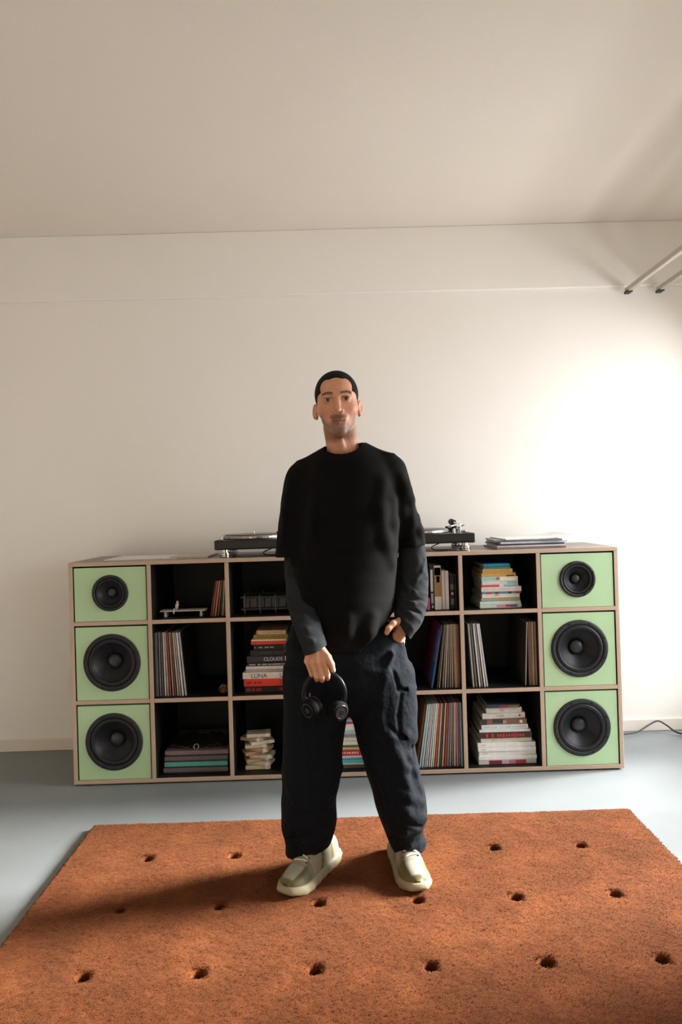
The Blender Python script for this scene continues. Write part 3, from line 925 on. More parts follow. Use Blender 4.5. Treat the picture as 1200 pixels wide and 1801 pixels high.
# posters on the left, magazines on the right
xl, xr = at(172, 985, SD + 0.03)[0], at(300, 985, SD + 0.03)[0]
tag(link('printed_poster', quad_stack('s', rect((xl + xr) / 2 + 0.02, SD + 0.2, xr - xl, 0.3, 0.015), 0.006, paint('#d9d6cf'), 0.0, '', ''), paint('#d3d2cc')),
    'white printed sheet lying on the left end of the shelf', 'paper')
xl, xr = at(298, 983, SD + 0.05)[0], at(366, 983, SD + 0.05)[0]
tag(link('grey_folder', quad_stack('s', rect((xl + xr) / 2, SD + 0.18, xr - xl, 0.24, -0.02), 0.010, paint('#b5ab9b'), 0.0, '', ''), paint('#bdb3a3')),
    'beige cardboard folder lying between the white sheet and the turntable', 'folder')
MAG = [('#8a7a84', 870, 1000, 0.009, 0.03, 'bottom mauve-edged'), ('#d9d2cd', 874, 1000, 0.008, -0.02, 'second lowest pale'), ('#33303a', 872, 998, 0.007, 0.0, 'dark-covered'),
       ('#b9c0c6', 876, 1002, 0.010, 0.04, 'pale blue'), ('#77787c', 871, 996, 0.008, -0.05, 'grey'), ('#dddcd8', 884, 1012, 0.006, 0.06, 'topmost white curled')]
z = 0.0
for i, (c, a, b, th, rz, wd) in enumerate(MAG):
    xl, xr = at(a, 966, SD + 0.05)[0], at(b, 966, SD + 0.05)[0]
    top = i == len(MAG) - 1
    me = quad_stack('m', rect((xl + xr) / 2, SD + 0.2, xr - xl - 0.02, 0.28, rz), th, None, z, '', '', curl=0.022 if top else 0.0)
    o = link('magazine', me, paint(c, 0.4))
    tag(o, '%s magazine in the pile on the right end of the shelf' % wd, 'magazine', 'magazines on the shelf')
    z += th + 0.0006

# ------------------------------------------------------------------ cable and adaptor on the floor, right
cp = [(1060, 1292, 3.70), (1099, 1291, 3.74), (1122, 1287, 3.79), (1140, 1276, 3.83), (1157, 1268, 3.85), (1172, 1275, 3.84), (1187, 1286, 3.81), (1199, 1290, 3.79), (1222, 1291, 3.78)]
pts = [at(*c) for c in cp]
for p in pts:
    p[2] = max(p[2], 0.006)
o = link('power_cable', tube_me(spline(pts, 8), 0.0045, 8), mat('cable_rubber', '#15171a', 0.45), smooth=True)
tag(o, 'black power cable arching over the floor right of the shelf', 'cable')
p = at(1212, 1290, 3.8)
ps = empty('power_strip', (p[0], 3.8, 0), 'grey power strip at the right edge by the baseboard', 'power strip')
link('strip_body', span_me(-0.02, 0.25, -0.028, 0.028, 0.0005, 0.04, 0.006, 2), mat('grey_plastic', '#8b9294', 0.5), ps)
for k in range(3):
    link('socket', lathe_me([(0.019, 0.0402), (0.019, 0.0412), (0.017, 0.0412), (0.016, 0.0405), (0.0001, 0.0405)], 20), M_BLK, ps, (0.05 + k * 0.07, 0, 0))

# ------------------------------------------------------------------ rug
RT = 0.025
HX, HY, HSX, HSY = 0.0456, 2.584, 0.3271, 0.3255
NRUG = 54
dx, dy = HSX / NRUG, HSY / NRUG
rug = empty('rug', (HX, HY, 0), 'plush rust-orange wool rug with a grid of round punched holes', 'rug')
nx0 = -int(round(2.5 * NRUG)) - 52
nx = int(5 * NRUG) + 104
ny_back = 50
ny_fine = int(3.2 * NRUG)
npr = np.random.RandomState(3)


def vnoise(nx_, ny_, cell):
    gx, gy = nx_ // cell + 3, ny_ // cell + 3
    g = npr.rand(gx, gy)
    xi = np.arange(nx_) / cell
    yi = np.arange(ny_) / cell
    i, j = xi.astype(int), yi.astype(int)
    fx, fy = xi - i, yi - j
    fx, fy = (fx * fx * (3 - 2 * fx))[:, None], (fy * fy * (3 - 2 * fy))[None]
    a, b = g[i][:, j], g[i + 1][:, j]
    c, d = g[i][:, j + 1], g[i + 1][:, j + 1]
    return (a * (1 - fx) + b * fx) * (1 - fy) + (c * (1 - fx) + d * fx) * fy - 0.5


GX = (np.arange(nx + 1) + nx0) * dx
ys_f = ny_back * dy - np.arange(ny_back + ny_fine + 1) * dy
GY = ys_f
NXg, NYg = len(GX), len(GY)
hz = RT + 0.0012 * vnoise(NXg, NYg, 3) + 0.0016 * vnoise(NXg, NYg, 9) + 0.0014 * vnoise(NXg, NYg, 30) + 0.0020 * (npr.rand(NXg, NYg) - 0.5)
ex = np.minimum(GX - GX[0], GX[-1] - GX)[:, None]
ey = (GY[0] - GY)[None]
rr = 0.016
ed = np.minimum(np.minimum(ex, rr), rr)
f1 = np.sqrt(np.clip(1 - (1 - np.clip(ex / rr, 0, 1)) ** 2, 0, 1))
f2 = np.sqrt(np.clip(1 - (1 - np.clip(ey / rr, 0, 1)) ** 2, 0, 1))
# soft dimple around every hole
holes = []
for j in range(4):
    for i in range(6):
        ci = int(round((i - 2.5) * NRUG)) - nx0
        cj = ny_back + j * NRUG
        if cj + 6 < NYg:
            holes.append((ci, cj))
dim = np.zeros((NXg, NYg))
for (ci, cj) in holes:
    R2 = ((GX - GX[ci])[:, None] ** 2 + (GY - GY[cj])[None] ** 2)
    dim += 0.003 * np.exp(-R2 / (2 * 0.016 ** 2))
hz = (hz - dim) * f1 * f2 + 0.001
jx = (npr.rand(NXg, NYg) - 0.5) * dx * 0.5
jy = (npr.rand(NXg, NYg) - 0.5) * dy * 0.5
edge = (ex < 0.012) | (ey < 0.012)
jx = jx + np.where(edge, (npr.rand(NXg, NYg) - 0.5) * 0.006, 0)
jy = jy + np.where(edge, (npr.rand(NXg, NYg) - 0.5) * 0.006, 0)
V = np.stack([GX[:, None] + jx, np.broadcast_to(GY[None], (NXg, NYg)) + jy, hz], -1).reshape(-1, 3).tolist()
keep = np.ones((NXg - 1, NYg - 1), bool)
for (ci, cj) in holes:
    keep[ci - 5:ci + 5, cj - 5:cj + 5] = False
I, J = np.nonzero(keep)
a = I * NYg + J
F = np.stack([a, a + 1, a + NYg + 1, a + NYg], 1).tolist()
for (ci, cj) in holes:
    loop = [(k, -5) for k in range(-5, 5)] + [(5, k) for k in range(-5, 5)] + [(k, 5) for k in range(5, -5, -1)] + [(-5, k) for k in range(5, -5, -1)]
    prev = [(ci + p) * NYg + cj + q for p, q in loop]
    cx_, cy_ = GX[ci], GY[cj]
    for (r, zz, jit) in ((0.0215, RT - 0.003, 0.0015), (0.0188, RT - 0.0065, 0.0014), (0.0180, 0.006, 0.001), (0.0180, 0.0014, 0.0)):
        base = len(V)
        for p, q in loop:
            vx, vy = p * dx, -q * dy
            ang = math.atan2(vy, vx)
            rj = r + jit * (npr.rand() - 0.5) * 2
            V.append((cx_ + rj * math.cos(ang), cy_ + rj * math.sin(ang), zz + jit * (npr.rand() - 0.5)))
        cur = list(range(base, base + len(loop)))
        n = len(loop)
        for k in range(n):
            F.append((prev[(k + 1) % n], prev[k], cur[k], cur[(k + 1) % n]))
        prev = cur
# plain continuation towards and under the camera
b0 = len(V)
yend = GY[-1]
for i in range(NXg):
    V.append((GX[i], yend, RT))
    V.append((GX[i], yend - 1.55, RT))
for i in range(NXg - 1):
    F.append((b0 + 2 * i, b0 + 2 * i + 1, b0 + 2 * i + 3, b0 + 2 * i + 2))
    F.append((b0 + 2 * i + 1, b0 + 2 * i + 1, b0 + 2 * i + 3)[:3] if False else (b0 + 2 * i + 1, b0 + 2 * i + 3, b0 + 2 * i + 2))
F = [f for f in F if len(set(f)) == len(f)]
me = bpy.data.meshes.new('rug')
me.from_pydata(V, [], F)
me.update()
M_RUG = bpy.data.materials.new('rug_wool')
M_RUG.use_nodes = True
nt = M_RUG.node_tree
bs = nt.nodes['Principled BSDF']
bs.inputs['Roughness'].default_value = 0.95
bs.inputs['Specular IOR Level'].default_value = 0.1
bs.inputs['Sheen Weight'].default_value = 0.25
bs.inputs['Sheen Roughness'].default_value = 0.6
bs.inputs['Sheen Tint'].default_value = (*lin('#e0a070'), 1)
tc = nt.nodes.new('ShaderNodeTexCoord')
cr = nt.nodes.new('ShaderNodeValToRGB')
cr.color_ramp.elements[0].position = 0.32
cr.color_ramp.elements[0].color = (*lin('#47200d'), 1)
cr.color_ramp.elements[1].position = 0.68
cr.color_ramp.elements[1].color = (*lin('#733e20'), 1)
el = cr.color_ramp.elements.new(0.5)
el.color = (*lin('#592a12'), 1)
n1 = nt.nodes.new('ShaderNodeTexNoise')
n1.inputs['Scale'].default_value = 5.0
n1.inputs['Detail'].default_value = 8
n1.inputs['Roughness'].default_value = 0.72
nt.links.new(tc.outputs['Object'], n1.inputs['Vector'])
nt.links.new(n1.outputs['Fac'], cr.inputs['Fac'])
n3 = nt.nodes.new('ShaderNodeTexNoise')
n3.inputs['Scale'].default_value = 300
n3.inputs['Detail'].default_value = 2
nt.links.new(tc.outputs['Object'], n3.inputs['Vector'])
mr = nt.nodes.new('ShaderNodeMapRange')
mr.inputs['From Min'].default_value = 0.25
mr.inputs['From Max'].default_value = 0.75
mr.inputs['To Min'].default_value = 0.74
mr.inputs['To Max'].default_value = 1.26
nt.links.new(n3.outputs['Fac'], mr.inputs['Value'])
mm = nt.nodes.new('ShaderNodeMix')
mm.data_type = 'RGBA'
mm.blend_type = 'MULTIPLY'
mm.inputs['Factor'].default_value = 1.0
nt.links.new(cr.outputs['Color'], mm.inputs['A'])
nt.links.new(mr.outputs['Result'], mm.inputs['B'])
nt.links.new(mm.outputs['Result'], bs.inputs['Base Color'])
n2 = nt.nodes.new('ShaderNodeTexNoise')
n2.inputs['Scale'].default_value = 420
n2.inputs['Detail'].default_value = 3
nt.links.new(tc.outputs['Object'], n2.inputs['Vector'])
bp = nt.nodes.new('ShaderNodeBump')
bp.inputs['Strength'].default_value = 0.7
bp.inputs['Distance'].default_value = 0.004
nt.links.new(n2.outputs['Fac'], bp.inputs['Height'])
nt.links.new(bp.outputs['Normal'], bs.inputs['Normal'])
link('pile', me, M_RUG, rug, smooth=True)
nb_ = 230000
fx = npr.uniform(GX[0] + 0.006, GX[-1] - 0.006, nb_)
fy = npr.uniform(GY[-1] + 0.05, GY[0] - 0.005, nb_)
ok = np.ones(nb_, bool)
for (ci, cj) in holes:
    ok &= (fx - GX[ci]) ** 2 + (fy - GY[cj]) ** 2 > 0.0225 ** 2
fx, fy = fx[ok], fy[ok]
nb_ = len(fx)
ii = np.clip(((fx - GX[0]) / dx).astype(int), 0, NXg - 1)
jj = np.clip(((GY[0] - fy) / dy).astype(int), 0, NYg - 1)
fz_ = hz[ii, jj]
an = npr.uniform(0, 2 * np.pi, nb_)
lw = npr.uniform(0.0009, 0.0017, nb_)
lean = npr.normal(0, 0.0030, (nb_, 2))
tipz = npr.uniform(0.0006, 0.0028, nb_)
fv = np.empty((nb_, 3, 3))
fv[:, 0] = np.stack([fx + np.cos(an) * lw, fy + np.sin(an) * lw, fz_ - 0.003], 1)
fv[:, 1] = np.stack([fx - np.cos(an) * lw, fy - np.sin(an) * lw, fz_ - 0.003], 1)
fv[:, 2] = np.stack([fx + lean[:, 0], fy + lean[:, 1], fz_ + tipz], 1)
fme = bpy.data.meshes.new('fibres')
fme.vertices.add(nb_ * 3)
fme.vertices.foreach_set('co', fv.ravel())
fme.loops.add(nb_ * 3)
fme.loops.foreach_set('vertex_index', np.arange(nb_ * 3, dtype=np.int32))
fme.polygons.add(nb_)
fme.polygons.foreach_set('loop_start', np.arange(0, nb_ * 3, 3, dtype=np.int32))
fme.update(calc_edges=True)
fo = link('wool_fibres', fme, M_RUG, rug)
fo['kind'] = 'stuff'
link('underlay', span_me(GX[0] + 0.02, GX[-1] - 0.02, GY[-1] - 1.5, GY[0] - 0.02, 0.0002, 0.0012), mat('felt_underlay', '#1b1c1a', 0.9), rug)  # dark sheet added to paint the shade at the bottom of the holes

# ------------------------------------------------------------------ implicit surfaces


class Fld:
    def __init__(s, xs, ys, zs):
        s.x, s.y, s.z = [np.asarray(a, np.float64) for a in (xs, ys, zs)]
        s.F = np.full((len(xs), len(ys), len(zs)), 0.25, np.float32)

    def reg(s, lo, hi):
        sl = []
        for a, l, h in zip((s.x, s.y, s.z), lo, hi):
            i, j = np.searchsorted(a, l), np.searchsorted(a, h)
            sl.append(slice(max(0, i - 1), min(len(a), j + 1)))
        return tuple(sl), (s.x[sl[0]][:, None, None], s.y[sl[1]][None, :, None], s.z[sl[2]][None, None, :])

    def op(s, fn, lo, hi, k=0.01, mode='+', pad=0.02):
        lo, hi = np.array(lo) - pad - k, np.array(hi) + pad + k
        sl, (X, Y, Z) = s.reg(lo, hi)
        d = fn(X, Y, Z)
        f = s.F[sl]
        if mode == '+':
            h = np.clip(0.5 + 0.5 * (f - d) / k, 0, 1)
            s.F[sl] = f * (1 - h) + d * h - k * h * (1 - h)
        elif mode == '-':
            d = -d
            h = np.clip(0.5 - 0.5 * (f - d) / k, 0, 1)
            s.F[sl] = f * (1 - h) + d * h + k * h * (1 - h)
        elif mode == 'max':
            s.F[sl] = np.maximum(f, d)
        elif mode == 'add':
            s.F[sl] = f + d

    def cone(s, a, b, ra, rb=None, k=0.01, mode='+', flat=None, tr=None):
        """tapered capsule; flat=(axis, factor) thins it along an axis"""
        rb = ra if rb is None else rb
        a, b = np.array(a, float), np.array(b, float)
        if flat is not None:
            n = np.array(flat[0], float)
            n /= np.linalg.norm(n)
            sc = flat[1]

        def fn(X, Y, Z):
            px, py, pz = X - a[0], Y - a[1], Z - a[2]
            ab = b - a
            if flat is not None:
                q = (px * n[0] + py * n[1] + pz * n[2]) * (sc - 1)
                px, py, pz = px + n[0] * q, py + n[1] * q, pz + n[2] * q
                ab = ab + n * (ab @ n) * (sc - 1)
            t = np.clip((px * ab[0] + py * ab[1] + pz * ab[2]) / max(ab @ ab, 1e-12), 0, 1)
            d = np.sqrt((px - ab[0] * t) ** 2 + (py - ab[1] * t) ** 2 + (pz - ab[2] * t) ** 2) - (ra + (rb - ra) * t)
            return d / (sc if flat is not None and sc > 1 else 1)
        R = max(ra, rb)
        s.op(fn, np.minimum(a, b) - R, np.maximum(a, b) + R, k, mode)

    def chain(s, pts, k=0.01, mode='+', flat=None):
        for (p, q) in zip(pts[:-1], pts[1:]):
            s.cone(p[:3], q[:3], p[3], q[3], k, mode, flat)

    def ell(s, c, r, k=0.01, mode='+', R=None):
        c, r = np.array(c, float), np.array(r, float)
        Rm = np.eye(3) if R is None else np.array(R)

        def fn(X, Y, Z):
            px, py, pz = X - c[0], Y - c[1], Z - c[2]
            q = [Rm[0][i] * px + Rm[1][i] * py + Rm[2][i] * pz for i in range(3)]
            k0 = np.sqrt((q[0] / r[0]) ** 2 + (q[1] / r[1]) ** 2 + (q[2] / r[2]) ** 2)
            k1 = np.sqrt((q[0] / r[0] ** 2) ** 2 + (q[1] / r[1] ** 2) ** 2 + (q[2] / r[2] ** 2) ** 2)
            return k0 * (k0 - 1) / np.maximum(k1, 1e-6)
        m = r.max()
        s.op(fn, c - m, c + m, k, mode)

    def loft(s, L, k=0.01, mode='+', zmin=None, zmax=None, ex=2.0):
        """L: dict of z-sorted arrays z,cx,cy,a,b"""
        z = L['z']

        def fn(X, Y, Z):
            zz = Z
            cx, cy, a, b = [np.interp(zz, z, L[n]) for n in ('cx', 'cy', 'a', 'b')]
            qx, qy = np.abs((X - cx) / a), np.abs((Y - cy) / b)
            g = (qx ** ex + qy ** ex) ** (1 / ex)
            # true-ish distance
            gr = np.sqrt((qx / a) ** 2 + (qy / b) ** 2) / np.maximum(g, 1e-6)
            d = (g - 1) / np.maximum(gr, 1e-6)
            d = np.minimum(d, 0.2)
            return np.maximum(d, np.maximum(z[0] - zz, zz - z[-1]))
        m = max(L['a'].max(), L['b'].max())
        s.op(fn, (L['cx'].min() - L['a'].max(), L['cy'].min() - L['b'].max(), z[0]), (L['cx'].max() + L['a'].max(), L['cy'].max() + L['b'].max(), z[-1]), k, mode)

    def plane(s, p, n):
        """cut away the side the normal points to"""
        n = np.array(n, float)
        n /= np.linalg.norm(n)
        X, Y, Z = s.x[:, None, None], s.y[None, :, None], s.z[None, None, :]
        s.F = np.maximum(s.F, ((X - p[0]) * n[0] + (Y - p[1]) * n[1] + (Z - p[2]) * n[2]).astype(np.float32))

    def disp(s, fn):
        X, Y, Z = s.x[:, None, None], s.y[None, :, None], s.z[None, None, :]
        s.F = (s.F + fn(X, Y, Z)).astype(np.float32)

    def mesh(s, name):
        F = s.F
        nx, ny, nz = F.shape
        ins = F < 0
        c = np.zeros((nx - 1, ny - 1, nz - 1), np.uint8)
        for i in (0, 1):
            for j in (0, 1):
                for k in (0, 1):
                    c += ins[i:nx - 1 + i, j:ny - 1 + j, k:nz - 1 + k]
        act = (c > 0) & (c < 8)
        ci = np.argwhere(act)
        idx = np.full(act.shape, -1, np.int64)
        idx[act] = np.arange(len(ci))
        acc = np.zeros((len(ci), 3))
        cnt = np.zeros(len(ci))
        A = (s.x, s.y, s.z)
        for ax in range(3):
            o1, o2 = [q for q in range(3) if q != ax]
            for p in (0, 1):
                for q in (0, 1):
                    n0 = ci.copy()
                    n0[:, o1] += p
                    n0[:, o2] += q
                    n1 = n0.copy()
                    n1[:, ax] += 1
                    f0 = F[n0[:, 0], n0[:, 1], n0[:, 2]].astype(float)
                    f1 = F[n1[:, 0], n1[:, 1], n1[:, 2]].astype(float)
                    m = (f0 < 0) != (f1 < 0)
                    t = np.where(m, f0 / np.where(m, f0 - f1, 1), 0)
                    P = np.stack([A[w][n0[:, w]] for w in range(3)], 1)
                    P[:, ax] = A[ax][n0[:, ax]] * (1 - t) + A[ax][n1[:, ax]] * t
                    acc[m] += P[m]
                    cnt[m] += 1
        vs = acc / np.maximum(cnt, 1)[:, None]
        fs = []
        for ax in range(3):
            o1, o2 = [(1, 2), (2, 0), (0, 1)][ax]
            sa = [slice(None)] * 3
            sb = [slice(None)] * 3
            sa[ax], sb[ax] = slice(0, -1), slice(1, None)
            ch = ins[tuple(sa)] != ins[tuple(sb)]
            e = np.argwhere(ch)
            dims = [nx, ny, nz]
            ok = (e[:, o1] > 0) & (e[:, o1] < dims[o1] - 1) & (e[:, o2] > 0) & (e[:, o2] < dims[o2] - 1)
            e = e[ok]

            def cell(d1, d2):
                q = e.copy()
                q[:, o1] += d1
                q[:, o2] += d2
                return idx[q[:, 0], q[:, 1], q[:, 2]]
            quad = np.stack([cell(-1, -1), cell(0, -1), cell(0, 0), cell(-1, 0)], 1)
            flip = ~ins[e[:, 0], e[:, 1], e[:, 2]]
            quad[flip] = quad[flip][:, ::-1]
            fs.append(quad)
        fs = np.concatenate(fs)
        me = bpy.data.meshes.new(name)
        me.from_pydata(vs.tolist(), [], fs.tolist())
        me.update()
        me.polygons.foreach_set('use_smooth', [True] * len(me.polygons))
        return me


def axis(parts):
    """piecewise-uniform axis: [(start, step), ..., (end, None)]"""
    out = []
    for (a, st), (b, _) in zip(parts[:-1], parts[1:]):
        n = max(1, int(round((b - a) / st)))
        out.append(np.linspace(a, b, n, endpoint=False))
    out.append([parts[-1][0]])
    return np.concatenate(out)


def px_loft(rows, n=60):
    """rows: (v, uL, uR, Yc, half_depth) top to bottom -> loft arrays"""
    z, cx, cy, a, b = [], [], [], [], []
    for (v, uL, uR, Y, hb) in rows:
        p, q = at(uL, v, Y), at(uR, v, Y)
        z.append((p[2] + q[2]) / 2)
        cx.append((p[0] + q[0]) / 2)
        cy.append(Y)
        a.append((q[0] - p[0]) / 2)
        b.append(hb)
    z = np.array(z)[::-1]
    zi = np.linspace(z[0], z[-1], n)
    out = {'z': zi}
    ker = np.array([1, 2, 3, 2, 1]) / 9.0
    for nme, arr in (('cx', cx), ('cy', cy), ('a', a), ('b', b)):
        w = np.interp(zi, z, np.array(arr)[::-1])
        wp = np.pad(w, 2, mode='edge')
        w2 = np.convolve(wp, ker, 'valid')
        out[nme] = w2
    return out


def on_front(L, u, v, inset=0.0):
    """point on the front of a loft under pixel (u, v)"""
    Y = float(np.mean(L['cy']))
    for _ in range(6):
        p = at(u, v, Y)
        cx, cy, a, b = [np.interp(p[2], L['z'], L[n]) for n in ('cx', 'cy', 'a', 'b')]
        q = np.clip((p[0] - cx) / a, -0.98, 0.98)
        Y = cy - b * math.sqrt(1 - q * q) + inset
    return at(u, v, Y)


def ridge(fld, L, pts, r=0.009, k=0.016, mode='+', inset=None, soft=1.0):
    if mode == '+':
        r, k, inset = r * (1 + 0.7 * soft), k * (1 + 0.7 * soft), r * (0.55 + 0.7 * soft)
    inset = 0.0 if inset is None else inset
    P = [on_front(L, u, v, inset) for (u, v) in pts]
    n = len(P)
    rad = [r * (0.45 + 0.55 * math.sin(math.pi * (i + 0.5) / n)) for i in range(n)]
    for i in range(n - 1):
        fld.cone(P[i], P[i + 1], rad[i], rad[i + 1], k, mode)


def wob(seed, amp, freq):
    r = np.random.RandomState(seed)
    K = [(r.randn(3) * f, r.rand() * 6.28) for f in freq for _ in range(3)]

    def fn(X, Y, Z):
        o = 0
        for w, p in K:
            o = o + np.sin(X * w[0] + Y * w[1] + Z * w[2] + p)
        return amp * o / len(K)
    return fn


# ------------------------------------------------------------------ person
YB = 2.42
man = empty('person', (0.0, YB, RT), 'man in a black t-shirt over long grey sleeves and dark cargo trousers, holding headphones', 'person')

HO = at(593, 701.5, 2.31)
HO[1] = 2.40
TILT = 0.05        # head leans a little to one side
TR = np.array([[math.cos(TILT), 0, -math.sin(TILT)], [0, 1, 0], [math.sin(TILT), 0, math.cos(TILT)]])


def H(x, y, z):
    """head coordinates (x right in view, y away from the camera, z up; origin between the eyes, at ear depth)"""
    return HO + TR @ np.array([x, y, z])


body = Fld(axis([(-0.30, 0.02), (-0.155, 0.0021), (-0.115, 0.0017), (0.085, 0.004), (0.14, 0.0024), (0.235, 0.02), (0.34, None)]),
           axis([(2.16, 0.0022), (2.28, 0.0017), (2.36, 0.0028), (2.54, 0.012), (2.6, None)]),
           axis([(0.06, 0.02), (0.70, 0.0022), (0.96, 0.012), (1.44, 0.0035), (1.55, 0.0017), (1.815, 0.01), (1.83, None)]))
B = body
# head
B.ell(H(0, 0.012, 0.030), (0.0752, 0.094, 0.0805), 0.01)
B.ell(H(0, -0.02, -0.026), (0.0630, 0.068, 0.078), 0.02)
for s_ in (-1, 1):
    B.cone(H(s_ * 0.0405, 0.004, -0.058), H(s_ * 0.011, -0.068, -0.107), 0.0165, 0.0150, 0.014)       # jaw
    B.cone(H(s_ * 0.042, -0.05, -0.03), H(s_ * 0.054, -0.018, -0.026), 0.021, 0.016, 0.02)        # cheekbone
    B.cone(H(s_ * 0.014, -0.080, 0.019), H(s_ * 0.046, -0.066, 0.018), 0.0105, 0.0085, 0.012)     # brow
B.ell(H(0, -0.075, -0.109), (0.0195, 0.016, 0.0155), 0.012)                                         # chin
B.ell(H(0, -0.071, -0.074), (0.030, 0.024, 0.026), 0.016)                                          # mouth area
for s_ in (-1, 1):
    B.ell(H(s_ * 0.0315, -0.094, 0.001), (0.0185, 0.016, 0.0125), 0.010, '-')                     # eye sockets
    B.ell(H(s_ * 0.0315, -0.0705, 0.001), (0.0152, 0.0148, 0.0142), 0.004)                        # lids
    B.ell(H(s_ * 0.0315, -0.0875, 0.0000), (0.0142, 0.010, 0.0060), 0.0015, '-')                  # lid opening
B.cone(H(0, -0.081, 0.012), H(0, -0.1035, -0.037), 0.0076, 0.0108, 0.009)                          # nose
for s_ in (-1, 1):
    B.ell(H(s_ * 0.0130, -0.0935, -0.0415), (0.0085, 0.0105, 0.0080), 0.005)
    B.ell(H(s_ * 0.0072, -0.1005, -0.0485), (0.0035, 0.005, 0.0028), 0.002, '-')
B.chain([(*H(-0.022, -0.084, -0.0735), 0.0032), (*H(-0.008, -0.0930, -0.0700), 0.0044), (*H(0.008, -0.0930, -0.0700), 0.0044), (*H(0.022, -0.084, -0.0735), 0.0032)], 0.004)
B.chain([(*H(-0.020, -0.084, -0.0765), 0.003), (*H(0, -0.0920, -0.0805), 0.0058), (*H(0.020, -0.084, -0.0765), 0.003)], 0.004)
B.chain([(*H(-0.022, -0.0905, -0.0740), 0.0014), (*H(0, -0.1005, -0.0745), 0.0016), (*H(0.022, -0.0905, -0.0740), 0.0014)], 0.003, '-')
# ears
for s_ in (-1, 1):
    er = np.array(Matrix.Rotation(-s_ * 0.5, 3, 'Z') @ Matrix.Rotation(0.12, 3, 'X'))
    B.ell(H(s_ * 0.0800, 0.016, -0.0225), (0.0062, 0.0175, 0.0275), 0.005, R=er)
    B.ell(H(s_ * 0.0840, 0.0095, -0.0185), (0.0050, 0.0100, 0.0165), 0.003, '-', R=er)
    B.ell(H(s_ * 0.0755, 0.006, -0.045), (0.0055, 0.009, 0.009), 0.006)
# neck, shoulders, trunk
nb = at(605.5, 806, 2.43)
B.cone(H(0.004, 0.030, -0.055), (nb[0] + 0.002, 2.442, nb[2] - 0.03), 0.051, 0.0635, 0.012)
B.cone(H(0.003, -0.036, -0.135), H(0.006, -0.024, -0.165), 0.007, 0.009, 0.025)                     # larynx
for s_ in (-1, 1):
    B.cone(H(s_ * 0.040, 0.025, -0.085), (nb[0] + s_ * 0.02, 2.395, nb[2] - 0.01), 0.010, 0.012, 0.03)
    B.cone((nb[0], 2.44, nb[2] - 0.05), (nb[0] + s_ * 0.15, 2.44, nb[2] - 0.09), 0.05, 0.045, 0.03)
tc_ = nb[0]
B.cone((tc_, 2.44, 1.40), (tc_, 2.43, 1.05), 0.10, 0.095, 0.04, flat=((0, 1, 0), 1.25))
B.cone((tc_, 2.43, 1.05), (-0.0 + tc_, 2.43, 0.86), 0.095, 0.105, 0.04, flat=((0, 1, 0), 1.2))


def P3(u, v, Y, r):
    return (*at(u, v, Y), r)


# arms and legs inside the clothes
B.chain([P3(525, 850, 2.44, 0.043), P3(520, 975, 2.44, 0.036), P3(528, 1050, 2.36, 0.033), P3(551, 1128, 2.245, 0.024), P3(554, 1142, 2.232, 0.025)], 0.02)
B.chain([P3(696, 840, 2.44, 0.043), P3(724, 965, 2.47, 0.036), P3(727, 1040, 2.45, 0.028), P3(712, 1090, 2.38, 0.02), P3(707, 1102, 2.372, 0.019)], 0.01)
B.chain([P3(555, 1180, 2.43, 0.075), P3(548, 1350, 2.43, 0.052), P3(540, 1478, 2.455, 0.036), P3(542, 1505, 2.46, 0.03)], 0.02)
B.chain([P3(665, 1180, 2.43, 0.075), P3(690, 1350, 2.43, 0.052), P3(714, 1470, 2.465, 0.036), P3(722, 1500, 2.48, 0.03)], 0.02)
# hand holding the headphones
wr = at(554, 1140, 2.232)
MCP = [at(569, 1161, 2.198), at(559.5, 1165, 2.192), at(549.5, 1166, 2.198), at(540.5, 1163, 2.21)]
PIP = [at(576, 1187, 2.196), at(566.5, 1190.5, 2.190), at(557, 1190, 2.194), at(548.5, 1186, 2.206)]
DIP = [at(576.5, 1193, 2.222), at(567, 1196, 2.217), at(558, 1195, 2.220), at(550, 1190, 2.230)]
TIP = [at(573, 1182, 2.238), at(564, 1184, 2.235), at(556, 1184, 2.236), at(550, 1180, 2.242)]
for i in range(4):
    B.cone(wr + np.array(((1.5 - i) * 0.008, 0, 0)), MCP[i], 0.0165, 0.0105, 0.008)
for i in range(4):
    r_ = (0.0092, 0.0093, 0.0090, 0.0080)[i]
    B.chain([(*MCP[i], r_ + 0.0012), (*((MCP[i] + PIP[i]) / 2), r_ - 0.0004), (*PIP[i], r_), (*DIP[i], r_ - 0.001), (*TIP[i], r_ - 0.002)], 0.0022)
tb = [at(566, 1144, 2.222), at(577, 1156, 2.198), at(583, 1168, 2.190), at(586.5, 1179, 2.189)]
B.chain([(*tb[0], 0.015), (*tb[1], 0.0112), (*tb[2], 0.0098), (*tb[3], 0.0078)], 0.005)
# hand in the pocket
B.chain([P3(709, 1096, 2.372, 0.019), P3(705, 1110, 2.376, 0.020), P3(700, 1134, 2.392, 0.018)], 0.006, flat=((0.6, -0.75, 0.2), 1.25))
B.chain([P3(703, 1092, 2.355, 0.0125), P3(692, 1097, 2.332, 0.0110), P3(684, 1105, 2.322, 0.0098), P3(680, 1113, 2.322, 0.0085)], 0.006)
for i in range(4):
    B.chain([P3(696 + i * 4.0, 1116 + i * 2, 2.372 + i * 0.008, 0.0105), P3(694 + i * 4.0, 1140 + i, 2.395 + i * 0.008, 0.0095)], 0.003)
bm_body = B.mesh('body')

